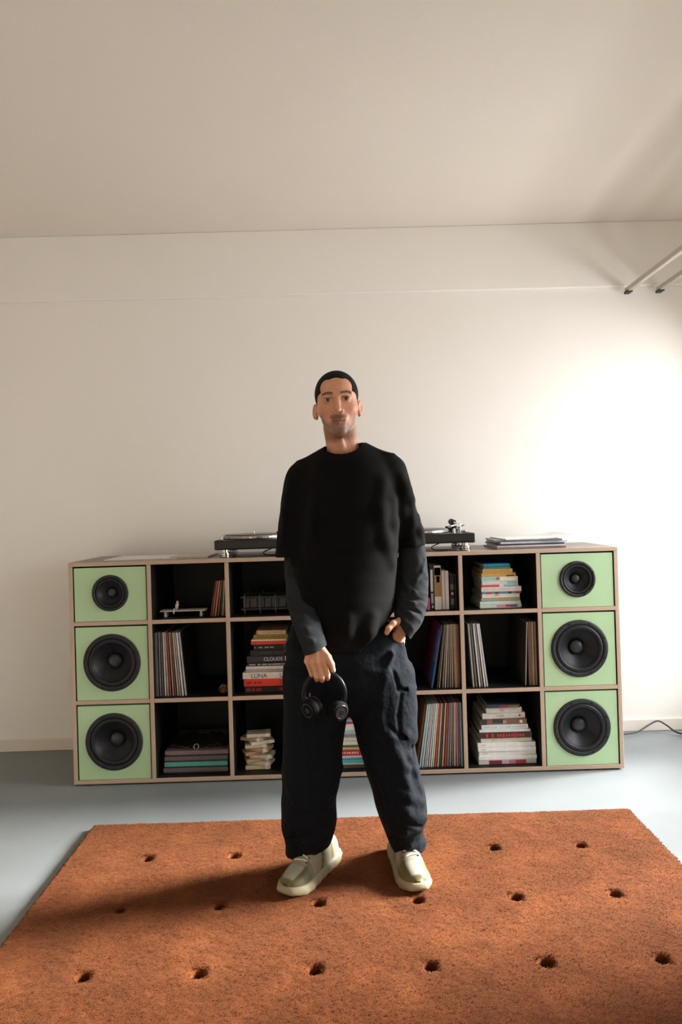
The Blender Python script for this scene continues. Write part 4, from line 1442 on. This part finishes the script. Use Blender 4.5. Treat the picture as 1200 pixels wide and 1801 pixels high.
# skin colours: stubble, lips, brows
vco = np.empty(len(bm_body.vertices) * 3)
bm_body.vertices.foreach_get('co', vco)
vco = vco.reshape(-1, 3)
hl = (vco - HO) @ TR
hx_, hy_, hz_ = hl[:, 0], hl[:, 1], hl[:, 2]
skin = np.array(lin('#d49a7a'))
colr = np.tile(skin, (len(vco), 1))
sm = lambda e0, e1, v: (lambda t: t * t * (3 - 2 * t))(np.clip((v - e0) / (e1 - e0), 0, 1))
ishead = hz_ > -0.2


def mixc(c, w):
    global colr
    w = np.clip(w * ishead, 0, 1)[:, None]
    colr = colr * (1 - w) + np.array(lin(c)) * w


rn = npr.rand(len(vco))
mixc('#c4745a', 0.35 * np.exp(-(((np.abs(hx_) - 0.045) / 0.02) ** 2 + ((hz_ + 0.04) / 0.02) ** 2)))        # cheeks
mixc('#d08068', 0.5 * sm(0.074, 0.083, np.abs(hx_)) * (hz_ > -0.06) * (hz_ < 0.03))                        # ears
mixc('#b9795c', 0.35 * sm(-0.12, -0.16, hz_))
bz = -0.078 + 0.030 * sm(0.038, 0.062, np.abs(hx_)) + 0.016 * sm(0.030, 0.016, np.abs(hx_))
beard = sm(0.012, -0.010, hz_ - bz) * sm(0.03, -0.0, hy_) * (1 - sm(-0.120, -0.150, hz_)) * (0.75 + 0.25 * np.exp(-(hx_ / 0.026) ** 2))
gap = np.exp(-((hx_ / 0.014) ** 2 + ((hz_ + 0.092) / 0.007) ** 2))
beard = beard * (1 - 0.35 * gap)
mixc('#3a2a22', beard * (0.58 + 0.25 * rn))
mous = sm(-0.0495, -0.055, hz_) * (1 - sm(-0.064, -0.069, hz_)) * sm(0.034, 0.024, np.abs(hx_)) * (hy_ < -0.07)
mixc('#33251e', mous * (0.42 + 0.25 * rn))
lips = ((hx_ / 0.0235) ** 2 + ((hz_ + 0.0755) / 0.0085) ** 2 < 1) & (hy_ < -0.08)
mixc('#a0604e', lips * 0.8)
mixc('#5a2a24', ((np.abs(hx_) < 0.0225) & (np.abs(hz_ + 0.0742) < 0.0012) & (hy_ < -0.078)) * 0.7)
bl = 0.0205 + 0.004 * np.clip((np.abs(hx_) - 0.015) / 0.02, 0, 1) - 0.006 * np.clip((np.abs(hx_) - 0.036) / 0.016, 0, 1)
brow = sm(0.0066, 0.0028, np.abs(hz_ - bl)) * sm(0.011, 0.015, np.abs(hx_)) * sm(0.054, 0.046, np.abs(hx_)) * (hy_ < -0.04)
mixc('#3a281f', brow * 0.85)
mixc('#3a2118', 0.75 * ((np.abs(np.abs(hx_) - 0.0315) < 0.0145) & (hz_ > 0.0045) & (hz_ < 0.0085) & (hy_ < -0.074)))
mixc('#8a5844', 0.5 * np.exp(-(((np.abs(hx_) - 0.0315) / 0.016) ** 2 + ((hz_ + 0.002) / 0.010) ** 2)) * (hy_ < -0.05))
ca = bm_body.color_attributes.new('tint', 'FLOAT_COLOR', 'POINT')
ca.data.foreach_set('color', np.concatenate([colr, np.ones((len(colr), 1))], 1).ravel())
M_SKIN = mat('skin', '#d49a7a', 0.48, var=0.05, scale=90, attr='tint', bump=0.08, bscale=500, spec=0.4)
MATS['skin'].node_tree.nodes['Principled BSDF'].inputs['Subsurface Weight'].default_value = 0.12
MATS['skin'].node_tree.nodes['Principled BSDF'].inputs['Subsurface Radius'].default_value = (0.012, 0.005, 0.003)
MATS['skin'].node_tree.nodes['Principled BSDF'].inputs['Subsurface Scale'].default_value = 0.5
link('body', bm_body, M_SKIN, man, world=True)

# eyes
M_EYE = mat('eye_white', '#d8cfc4', 0.15, var=0.03)
M_IRIS = mat('iris_brown', '#2e1a10', 0.1, var=0.1)
for s_ in (-1, 1):
    c = H(s_ * 0.0315, -0.0705, 0.001)
    ey = link('eye', lathe_me([(0.0130 * math.sin(math.pi * i / 14) + 1e-5, 0.0130 * math.cos(math.pi * i / 14)) for i in range(15)], 24, 'y'), M_EYE, man, c, world=True, smooth=True)
    link('iris', lathe_me([(0.0068, -0.0111), (0.0048, -0.0126), (0.0001, -0.0134)], 20, 'y'), M_IRIS, ey, smooth=True)

# hair: close-cropped cap
hf = Fld(np.arange(HO[0] - 0.1, HO[0] + 0.1, 0.002), np.arange(2.28, 2.53, 0.0025), np.arange(HO[2] - 0.10, HO[2] + 0.135, 0.002))
hf.ell(H(0, 0.012, 0.031), (0.0772, 0.0965, 0.0835), 0.004)
hf.ell(H(0, 0.04, -0.02), (0.066, 0.068, 0.06), 0.02)
hf.ell(H(0, -0.116, 0.022), (0.066, 0.082, 0.070), 0.004, '-')                 # forehead, receding at the temples
for s_ in (-1, 1):
    hf.ell(H(s_ * 0.041, -0.085, 0.050), (0.027, 0.040, 0.036), 0.006, '-')
    hf.ell(H(s_ * 0.062, -0.07, -0.02), (0.03, 0.058, 0.05), 0.006, '-')       # cheeks and temples
    hf.ell(H(s_ * 0.082, 0.014, -0.026), (0.02, 0.02, 0.034), 0.004, '-')      # around the ears
hf.ell(H(0, -0.03, -0.085), (0.09, 0.085, 0.06), 0.004, '-')
hf.disp(wob(5, 0.0007, (300, 500, 700)))
hm = hf.mesh('hair')
link('hair', hm, mat('hair_dark', '#120c09', 0.8, spec=0.2, var=0.25, scale=260, bump=0.5, bscale=420), man, world=True)

# ---- t-shirt
M_TEE = mat('black_cotton', '#0a0807', 0.9, var=0.08, scale=18, bump=0.12, bscale=420, spec=0.15)
tee = Fld(np.arange(-0.27, 0.36, 0.005), np.arange(2.22, 2.62, 0.005), np.arange(0.80, 1.56, 0.005))
TL = px_loft([(780, 580, 636, 2.435, 0.05), (790, 566, 650, 2.435, 0.068), (800, 545, 668, 2.435, 0.085), (815, 526, 690, 2.435, 0.105), (838, 513, 705, 2.435, 0.118), (880, 512, 705, 2.43, 0.128),
              (930, 514, 702, 2.425, 0.132), (1000, 514, 698, 2.42, 0.136), (1060, 511, 694, 2.42, 0.14), (1100, 508, 692, 2.42, 0.142), (1141, 506, 691, 2.42, 0.142)])
tee.loft(TL, 0.02)
for (pa, pb, ra, rb) in (((570, 812), (528, 838), 0.042, 0.048), ((642, 803), (688, 826), 0.044, 0.050)):
    tee.cone(at(*pa, 2.44), at(*pb, 2.44), ra, rb, 0.03)
SLL = px_loft([(812, 528, 548, 2.44, 0.03), (818, 518, 552, 2.44, 0.042), (826, 509, 556, 2.44, 0.054), (836, 503, 556, 2.44, 0.06), (852, 498, 556, 2.44, 0.064), (890, 493, 556, 2.44, 0.066), (935, 488, 553, 2.44, 0.067), (990, 482, 549, 2.43, 0.068)], 30)
SLR = px_loft([(798, 668, 690, 2.44, 0.03), (804, 664, 699, 2.44, 0.042), (812, 664, 707, 2.44, 0.054), (822, 666, 713, 2.44, 0.06), (838, 669, 719, 2.44, 0.064), (870, 678, 727, 2.445, 0.066), (910, 688, 736, 2.455, 0.067), (968, 699, 750, 2.465, 0.066)], 30)
tee.loft(SLL, 0.022)
tee.loft(SLR, 0.022)
# folds
for pts, r in (([(560, 830), (556, 900), (548, 960)], 0.008), ([(672, 850), (668, 900), (676, 950), (688, 990)], 0.010), ([(688, 880), (690, 920), (692, 960)], 0.007),
               ([(600, 1132), (610, 1112), (612, 1090)], 0.007), ([(650, 1134), (648, 1110), (655, 1085)], 0.008),
               ([(530, 1000), (540, 1060), (536, 1120)], 0.008)):
    ridge(tee, TL, pts, r, 0.02)
for pts, r in (([(706, 840), (712, 862), (708, 900), (706, 940)], 0.007), ([(715, 850), (722, 880), (727, 920)], 0.006), ([(733, 910), (738, 935), (744, 955)], 0.006)):
    ridge(tee, SLR, pts, r, 0.014)
for pts, r in (([(512, 850), (505, 900), (500, 950)], 0.006), ([(540, 870), (530, 920), (520, 965)], 0.007)):
    ridge(tee, SLL, pts, r, 0.014)
tee.disp(wob(11, 0.004, (14, 26, 44)))
# neck opening
tee.chain([(*H(0.003, -0.01, -0.10), 0.062), (nb[0], 2.428, nb[2] - 0.002, 0.0655), (nb[0], 2.43, nb[2] - 0.03, 0.055)], 0.004, '-')


def half(fld, pa, pb, Y, down=True):
    """cut along the line through two pixels at depth Y (removes what lies below it)"""
    a_, b_ = at(*pa, Y), at(*pb, Y)
    d_ = b_ - a_
    n_ = np.array((d_[2], 0, -d_[0]))
    if (n_[2] > 0) == down:
        n_ = -n_
    return a_, n_ / np.linalg.norm(n_)


def cut(fld, cuts):
    """intersection of several half spaces is removed"""
    X, Y, Z = fld.x[:, None, None], fld.y[None, :, None], fld.z[None, None, :]
    d = None
    for p, n in cuts:
        q = (X - p[0]) * n[0] + (Y - p[1]) * n[1] + (Z - p[2]) * n[2]
        d = q if d is None else np.minimum(d, q)
    fld.F = np.maximum(fld.F, d.astype(np.float32))


xs_l = at(548, 980, 2.43)[0]
# sleeve hems: below the line and outside the trunk
cut(tee, [half(tee, (482, 981), (548, 974), 2.42), (np.array((at(513, 980, 2.42)[0], 0, 0)), np.array((-1.0, 0, 0)))])
cut(tee, [half(tee, (700, 966), (750, 957), 2.45), (np.array((at(700, 980, 2.42)[0], 0, 0)), np.array((1.0, 0, 0)))])
a_, n_ = half(tee, (506, 1139), (690, 1137), 2.40)
cut(tee, [(a_, n_)])
cut(tee, [half(tee, (640, 1140), (694, 1086), 2.30)])
link('t_shirt', tee.mesh('tee'), M_TEE, man, world=True)
# ribbed collar
cpt = []
for i in range(40):
    t = 2 * math.pi * i / 40
    u = 605.5 + 39.5 * math.cos(t)
    yy = 2.425 + 0.072 * -math.sin(t) * -1
    v = 790 - 5.5 * math.cos(t) + (-12.5 * math.sin(t) if math.sin(t) < 0 else -4 * math.sin(t)) * (1 if math.sin(t) < 0 else 1)
    p = at(u, v, 2.425 + 0.07 * math.sin(t))
    cpt.append(p)
cpt.append(cpt[0])
ctube = tube_me(cpt, 0.0088, 10, False)
link('collar', ctube, M_TEE, man, world=True, smooth=True)

# ---- long grey sleeves worn underneath
M_SLV = mat('washed_grey_cotton', '#2a2c2e', 0.95, var=0.12, scale=22, bump=0.15, bscale=380, spec=0.12)
lf = Fld(np.arange(-0.25, -0.0, 0.004), np.arange(2.14, 2.56, 0.004), np.arange(0.78, 1.26, 0.004))
LL = px_loft([(940, 500, 546, 2.44, 0.046), (1000, 500, 548, 2.42, 0.05), (1050, 503, 553, 2.36, 0.052), (1085, 510, 561, 2.31, 0.05), (1110, 520, 568, 2.27, 0.046), (1135, 530, 575, 2.24, 0.042), (1165, 536, 580, 2.22, 0.04)], 40)
lf.loft(LL, 0.01)
for pts, r in (([(506, 1010), (520, 1022), (540, 1026)], 0.006), ([(508, 1048), (525, 1062), (548, 1062)], 0.007), ([(515, 1082), (535, 1084), (552, 1072)], 0.007),
               ([(520, 1100), (540, 1108), (560, 1098)], 0.006), ([(544, 985), (538, 1010), (528, 1040)], 0.006), ([(532, 1124), (550, 1128), (568, 1120)], 0.005)):
    ridge(lf, LL, pts, r, 0.009, soft=0.25)
lf.disp(wob(21, 0.004, (22, 45, 70)))
cut(lf, [half(lf, (532, 1153), (577, 1136), 2.23)])
o = link('sleeve', lf.mesh('slv'), M_SLV, man, world=True)
rf = Fld(np.arange(0.12, 0.34, 0.0032), np.arange(2.26, 2.6, 0.0032), np.arange(0.84, 1.28, 0.0032))
RL = px_loft([(935, 700, 742, 2.465, 0.046), (975, 701, 750, 2.47, 0.05), (1020, 700, 755, 2.465, 0.054), (1060, 696, 753, 2.42, 0.058), (1085, 693, 747, 2.385, 0.056), (1100, 695, 741, 2.37, 0.052), (1122, 698, 722, 2.36, 0.046)], 40)
rf.loft(RL, 0.01)
for pts, r in (([(712, 1030), (730, 1044), (750, 1046)], 0.008), ([(708, 1048), (728, 1062), (748, 1068)], 0.009), ([(712, 1012), (732, 1020), (751, 1016)], 0.006),
               ([(706, 1064), (722, 1080), (738, 1092)], 0.008), ([(702, 1000), (716, 1030), (724, 1060)], 0.007), ([(746, 985), (742, 1005), (730, 1025)], 0.006),
               ([(700, 1076), (712, 1092), (724, 1104)], 0.006)):
    ridge(rf, RL, pts, r, 0.007, soft=0.2)
for pts in ([(715, 1054), (732, 1053), (746, 1056)], [(716, 1070), (728, 1072), (742, 1080)]):
    ridge(rf, RL, pts, 0.006, 0.006, '-', inset=-0.003)
rf.disp(wob(23, 0.004, (22, 45, 70)))
cut(rf, [half(rf, (693, 1083), (717, 1119), 2.36)])
link('sleeve', rf.mesh('slv'), M_SLV, man, world=True)

# ---- cargo trousers
M_TRS = mat('navy_ripstop', '#0e141a', 0.85, var=0.12, scale=14, bump=0.5, bscale=38, spec=0.15)
tr = Fld(np.arange(-0.25, 0.34, 0.0046), np.arange(2.22, 2.64, 0.0046), np.arange(0.05, 0.98, 0.0046))
HL = px_loft([(1095, 512, 688, 2.42, 0.11), (1112, 509, 694, 2.42, 0.116), (1132, 505, 708, 2.42, 0.122), (1160, 502, 717, 2.42, 0.128), (1190, 500, 724, 2.42, 0.13), (1215, 503, 724, 2.42, 0.122), (1240, 530, 695, 2.42, 0.085), (1252, 570, 655, 2.42, 0.05)], 40)
LG = px_loft([(1170, 501, 615, 2.425, 0.115), (1243, 499, 613, 2.425, 0.115), (1275, 499, 610, 2.425, 0.112), (1300, 498, 604, 2.425, 0.108), (1340, 496, 603, 2.425, 0.106), (1380, 495, 599, 2.425, 0.104),
              (1396, 495, 592, 2.425, 0.10), (1440, 495, 593, 2.44, 0.095), (1462, 496, 590, 2.45, 0.088), (1476, 501, 585, 2.455, 0.08), (1486, 501, 580, 2.46, 0.076), (1500, 501, 572, 2.46, 0.072), (1520, 503, 562, 2.46, 0.07)])
RG = px_loft([(1170, 611, 719, 2.425, 0.115), (1205, 612, 727, 2.425, 0.115), (1243, 614, 733, 2.425, 0.115), (1265, 619, 732, 2.425, 0.114), (1295, 627, 727, 2.425, 0.11), (1340, 640, 735, 2.43, 0.108), (1390, 655, 747, 2.435, 0.106),
              (1435, 667, 752, 2.44, 0.102), (1452, 674, 746, 2.455, 0.088), (1464, 679, 743, 2.465, 0.082), (1478, 684, 749, 2.475, 0.078), (1494, 693, 749, 2.48, 0.072), (1512, 701, 749, 2.48, 0.07)])
tr.loft(HL, 0.02)
tr.cone(at(701, 1134, 2.393), at(699, 1165, 2.395), 0.027, 0.034, 0.015)      # hand inside the pocket
tr.loft(LG, 0.03)
tr.loft(RG, 0.03)
# cargo pocket on the outer thigh
p0, p1 = at(722, 1185, 2.40), at(727, 1290, 2.40)
tr.cone((p0[0] - 0.03, 2.385, p0[2]), (p1[0] - 0.032, 2.385, p1[2]), 0.052, 0.05, 0.012, flat=((0.7, -0.7, 0), 1.25))
for pts, r, L in (([(640, 1160), (656, 1185), (674, 1200)], 0.008, RG), ([(690, 1150), (676, 1190), (668, 1260), (676, 1300)], 0.010, RG), ([(684, 1290), (700, 1330), (712, 1370), (722, 1400)], 0.011, RG),
                  ([(690, 1300), (712, 1292), (728, 1300)], 0.009, RG), ([(700, 1390), (718, 1402), (742, 1412)], 0.011, RG), ([(698, 1410), (715, 1428), (746, 1440)], 0.010, RG),
                  ([(690, 1455), (712, 1462), (738, 1458)], 0.010, RG), ([(700, 1482), (720, 1486), (746, 1480)], 0.008, RG), ([(660, 1330), (676, 1380), (690, 1430)], 0.009, RG),
                  ([(720, 1330), (730, 1360), (740, 1390)], 0.008, RG), ([(706, 1204), (716, 1212), (728, 1208)], 0.007, RG), ([(705, 1340), (716, 1352), (732, 1350)], 0.006, RG),
                  ([(540, 1200), (536, 1260), (544, 1330), (540, 1400)], 0.010, LG), ([(590, 1260), (570, 1300), (560, 1350)], 0.009, LG), ([(508, 1440), (530, 1456), (570, 1462)], 0.010, LG),
                  ([(505, 1470), (535, 1482), (572, 1476)], 0.010, LG), ([(600, 1350), (585, 1390), (560, 1410)], 0.008, LG), ([(506, 1380), (520, 1410), (550, 1420)], 0.008, LG)):
    ridge(tr, L, pts, r, 0.012, soft=0.45)
for pts, r, L in (([(504, 1474), (520, 1474), (545, 1470)], 0.006, LG), ([(742, 1455), (728, 1452), (712, 1448)], 0.007, RG), ([(672, 1478), (690, 1474), (705, 1476)], 0.006, RG),
                  ([(704, 1300), (702, 1260), (706, 1220)], 0.007, RG), ([(724, 1310), (728, 1330), (730, 1345)], 0.005, RG), ([(690, 1172), (697, 1195), (702, 1214), (714, 1212), (728, 1206)], 0.006, RG), ([(684, 1276), (696, 1290), (712, 1298), (727, 1297)], 0.006, RG), ([(690, 1106), (700, 1118), (712, 1134)], 0.005, HL)):
    ridge(tr, L, pts, r, 0.008, '-', inset=-0.002)
tr.disp(wob(31, 0.005, (16, 30, 52)))
cut(tr, [half(tr, (500, 1514), (580, 1494), 2.41), (np.array((at(620, 1400, 2.4)[0], 0, 0)), np.array((-1.0, 0, 0)))])
cut(tr, [half(tr, (690, 1508), (750, 1501), 2.42), (np.array((at(620, 1400, 2.4)[0], 0, 0)), np.array((1.0, 0, 0)))])
trs = link('trousers', tr.mesh('trousers'), M_TRS, man, world=True)
# ---- shoes
M_SHOE = mat('shoe_leather', '#d9d8c2', 0.5, var=0.06, scale=30, attr='tint', bump=0.06, bscale=200)
M_SOLE = mat('shoe_sole', '#9b9072', 0.55, var=0.06, scale=20)
M_LACE = mat('lace_cream', '#e2ddca', 0.8, var=0.05)
M_LACED = mat('eyelet_dark', '#3a302a', 0.6)


def ground(u, v, z=RT):
    d = fwd + AX * (u - IW / 2) / FPX - AY * (v - IH / 2 - SHIFT) / FPX
    return CAM + d * (z - CAM[2]) / d[2]


ST = [(0.0, 0.024, 0.050), (0.025, 0.031, 0.066), (0.08, 0.036, 0.078), (0.18, 0.038, 0.090), (0.30, 0.039, 0.100), (0.40, 0.041, 0.098), (0.50, 0.044, 0.088),
      (0.60, 0.048, 0.075), (0.70, 0.051, 0.060), (0.80, 0.051, 0.049), (0.88, 0.047, 0.042), (0.94, 0.040, 0.035), (0.98, 0.028, 0.027), (1.0, 0.012, 0.016)]


def shoe(toe, direction, label):
    L = 0.30
    a = math.atan2(direction[1], direction[0])
    R = Matrix.Translation((toe[0] - math.cos(a) * L, toe[1] - math.sin(a) * L, RT - 0.003)) @ Matrix.Rotation(a, 4, 'Z')
    ss = np.linspace(0, 1, 49) ** 0.9
    w = np.interp(ss, [s[0] for s in ST], [s[1] for s in ST])
    h = np.interp(ss, [s[0] for s in ST], [s[2] for s in ST])
    ker = np.array([1, 2, 1]) / 4
    w[1:-1] = np.convolve(w, ker, 'valid')
    h[1:-1] = np.convolve(h, ker, 'valid')
    nt_ = 29
    vs, fs, cs = [], [], []
    cream, olive, pale = np.array(lin('#978f78')), np.array(lin('#655d34')), np.array(lin('#a39f90'))
    for i, s in enumerate(ss):
        zb = 0.026 + 0.010 * max(0, 0.35 - s) + 0.012 * max(0, s - 0.85)
        for j in range(nt_):
            t = math.pi * j / (nt_ - 1)
            c, q = math.cos(t), math.sin(t)
            x = w[i] * np.sign(c) * abs(c) ** 0.75 * (1 - 0.06 * q)
            zz = zb + h[i] * q ** 0.8
            vs.append(R @ Vector((s * L, x, zz)))
            fr = q
            col = cream
            if s > 0.955 or (s > 0.72 and fr < 0.86):
                col = olive                       # mudguard round the toe
            elif s >= 0.76:
                col = pale                        # toe box
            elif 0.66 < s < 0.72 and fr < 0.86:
                col = cream * 0.55 + olive * 0.2  # darker overlay at the seam
            elif 0.3 < s < 0.72 and fr > 0.90:
                col = pale * 0.92                 # tongue
            elif 0.44 < s + 0.12 * fr < 0.50 and fr < 0.9:
                col = olive                       # side stripe
            elif 0.18 < s < 0.24 and fr < 0.92:
                col = olive * 0.8 + cream * 0.2
            elif s < 0.10 and fr > 0.5:
                col = pale
            cs.append((*col, 1))
    n = len(ss)
    for i in range(n - 1):
        for j in range(nt_ - 1):
            fs.append((i * nt_ + j, i * nt_ + j + 1, (i + 1) * nt_ + j + 1, (i + 1) * nt_ + j))
    fs.append(tuple(range(nt_)))
    fs.append(tuple((n - 1) * nt_ + j for j in range(nt_))[::-1])
    me = bpy.data.meshes.new('upper')
    me.from_pydata(vs, [], fs)
    ca = me.color_attributes.new('tint', 'FLOAT_COLOR', 'POINT')
    ca.data.foreach_set('color', np.array(cs).ravel())
    sh = link('shoe', me, M_SHOE, man, world=True, smooth=True)
    sh['label'] = label
    # sole with a flared edge
    vs, fs = [], []
    ring = [(s, 1, k) for k, s in enumerate(ss)] + [(s, -1, n - 1 - k) for k, s in enumerate(ss[::-1])]
    lev = [(0.0, 0.004), (0.004, 0.0075), (0.016, 0.0095), (0.026, 0.006), (0.034, 0.0035)]
    m = len(ring)
    for (lz, off) in lev:
        for (s, sd, k) in ring:
            rise = 0.014 * max(0, s - 0.82) / 0.18 + 0.006 * max(0, 0.08 - s) / 0.08
            hz2 = lz * (1.0 + 0.35 * max(0, 0.4 - s)) + rise * (1 - lz / 0.06)
            xo = s * L + (off if s > 0.97 else (-off if s < 0.03 else 0))
            wave = 0.0016 * math.sin(s * 46) if 0.003 < lz < 0.02 else 0
            vs.append(R @ Vector((xo, sd * (w[k] + off + wave), hz2)))
    for li in range(len(lev) - 1):
        for k in range(m):
            k2 = (k + 1) % m
            fs.append((li * m + k, li * m + k2, (li + 1) * m + k2, (li + 1) * m + k))
    half_ = n
    for li, fl_ in ((0, True), (len(lev) - 1, False)):
        for k in range(n - 1):
            q = (li * m + k, li * m + k + 1, li * m + m - 2 - k, li * m + m - 1 - k)
            fs.append(q if fl_ else q[::-1])
    bm = bmesh.new()
    me = bpy.data.meshes.new('sole')
    me.from_pydata(vs, [], fs)
    bm.from_mesh(me)
    bmesh.ops.recalc_face_normals(bm, faces=bm.faces)
    bm.to_mesh(me)
    bm.free()
    link('sole', me, M_SOLE, sh, world=True, smooth=True)

    def surf(s, y, lift=0.002):
        ww, hh = np.interp(s, ss, w), np.interp(s, ss, h)
        c = np.clip(y / ww, -0.95, 0.95)
        cc = abs(c) ** (1 / 0.75)
        q = math.sqrt(max(0, 1 - cc * cc))
        return R @ Vector((s * L, y, 0.026 + hh * q ** 0.8 + lift))
    for i, s in enumerate((0.48, 0.535, 0.59, 0.645, 0.70)):
        yy = 0.021 + 0.004 * i / 4
        pts = [surf(s + 0.012 * (k - 3) / 3 * (1 if i % 2 else -1), yy * (k - 3) / 3, 0.003) for k in range(7)]
        link('lace', tube_me(pts, 0.0026, 6), M_LACE, sh, world=True, smooth=True)
        for sd in (-1, 1):
            link('eyelet', tube_me([surf(s, sd * yy, -0.001), surf(s, sd * yy, 0.0035)], 0.0028, 8), M_LACED, sh, world=True)
    for sd in (-1, 1):     # bow loops
        pts = spline([surf(0.53, 0, 0.006), surf(0.51, sd * 0.014, 0.012), surf(0.57, sd * 0.028, 0.008), surf(0.57, sd * 0.012, 0.007), surf(0.53, 0, 0.006)], 5)
        link('lace', tube_me(pts, 0.0024, 6), M_LACE, sh, world=True, smooth=True)
    return sh


tl_ = ground(500, 1581)
hl_ = ground(568, 1524)
shoe((tl_[0] + 0.004, tl_[1] + 0.01), (tl_[0] - hl_[0], tl_[1] - hl_[1]), 'cream running shoe turned outwards, under the hand with headphones')
tr_ = ground(738, 1574)
shoe((tr_[0], tr_[1] + 0.008), (0.045, -0.27), 'cream running shoe pointing at the camera')

# ------------------------------------------------------------------ headphones
M_HP = mat('headphone_black', '#0a0a0b', 0.3, spec=0.35, var=0.04)
M_HPM = mat('headphone_matte', '#0a0a0b', 0.8, spec=0.15, var=0.06)
HPc = at(571, 1224, 2.224)
hp = empty('headphones', tuple(HPc), 'black over-ear headphones held by the headband in his hand', 'headphones')


def hpp(u, v, Y):
    return Vector(at(u, v, Y)) - Vector(HPc)


arc = []
cpx, cpy = 571, 1222
for i in range(33):
    t = math.radians(-25 + 230 * i / 32)
    arc.append((cpx + 36.5 * math.cos(t), cpy - 40.0 * math.sin(t)))
vs, fs = [], []
prof = [(-0.004, -0.013), (0.004, -0.013), (0.0055, -0.009), (0.0055, 0.009), (0.004, 0.013), (-0.004, 0.013), (-0.0055, 0.009), (-0.0055, -0.009)]
for i, (u, v) in enumerate(arc):
    p = hpp(u, v, 2.224)
    t = math.radians(-25 + 230 * i / 32)
    rad = Vector((math.cos(t), 0, math.sin(t)))
    thick = 1.0 + 0.25 * math.sin(math.pi * i / 32)
    for (a_, b_) in prof:
        q = p + rad * a_ * thick
        vs.append(Vector((q.x, q.y + b_ * (0.75 if 8 < i < 24 else 0.95), q.z)))
m = len(prof)
for i in range(len(arc) - 1):
    for k in range(m):
        k2 = (k + 1) % m
        fs.append((i * m + k, i * m + k2, (i + 1) * m + k2, (i + 1) * m + k))
fs.append(tuple(range(m))[::-1])
fs.append(tuple((len(arc) - 1) * m + k for k in range(m)))
me = bpy.data.meshes.new('band')
me.from_pydata(vs, [], fs)
link('headband', me, M_HP, hp, smooth=True)
for (u, v, rz, sd) in ((549, 1246, 0.85, -1), (594, 1249, -0.95, 1)):
    c = hpp(u, v, 2.215)
    rot = (0, 0.15 * sd, rz)
    # cup axis along local x (outwards)
    cup = link('ear_cup', lathe_me([(0.0001, sd * 0.022), (0.02, sd * 0.022), (0.030, sd * 0.018), (0.034, sd * 0.010), (0.034, -sd * 0.002), (0.0001, -sd * 0.002)], 32, 'x'), M_HPM, hp, c, rot, smooth=False)
    pr = []
    for i in range(13):
        t = 2 * math.pi * i / 12
        pr.append((0.0255 + 0.0105 * math.cos(t), -sd * 0.011 + 0.0105 * math.sin(t)))
    link('cushion', lathe_me(pr, 32, 'x'), M_HPM, cup, smooth=True)
    link('trim_ring', lathe_me([(0.0195, sd * 0.0222), (0.021, sd * 0.0232), (0.0235, sd * 0.0222), (0.0245, sd * 0.0205)], 32, 'x'), M_HP, cup, smooth=True)
    link('badge', lathe_me([(0.0001, sd * 0.0224), (0.009, sd * 0.0224), (0.0095, sd * 0.0218)], 20, 'x'), M_HP, cup)
    e_ = hpp(arc[0][0], arc[0][1], 2.224) if sd > 0 else hpp(arc[-1][0], arc[-1][1], 2.224)
    link('yoke', tube_me(spline([e_ + Vector((0, 0, 0.012)), e_ + Vector((sd * 0.004, -0.006, -0.008)), c + Vector((sd * 0.012, -0.004, 0.026)), c + Vector((sd * 0.006, 0, 0.0))], 5), 0.0045, 8), M_HP, hp, smooth=True)
    link('slider', tube_me([e_ + Vector((sd * -0.001, 0, 0.022)), e_ + Vector((sd * 0.0005, 0, -0.004))], 0.0062, 8), M_STEEL, hp)
    if sd < 0:
        link('side_mark', box_me(0.0035, 0.002, 0.012, 0.0005), paint('#b03048'), hp, hpp(545, 1222, 2.208))
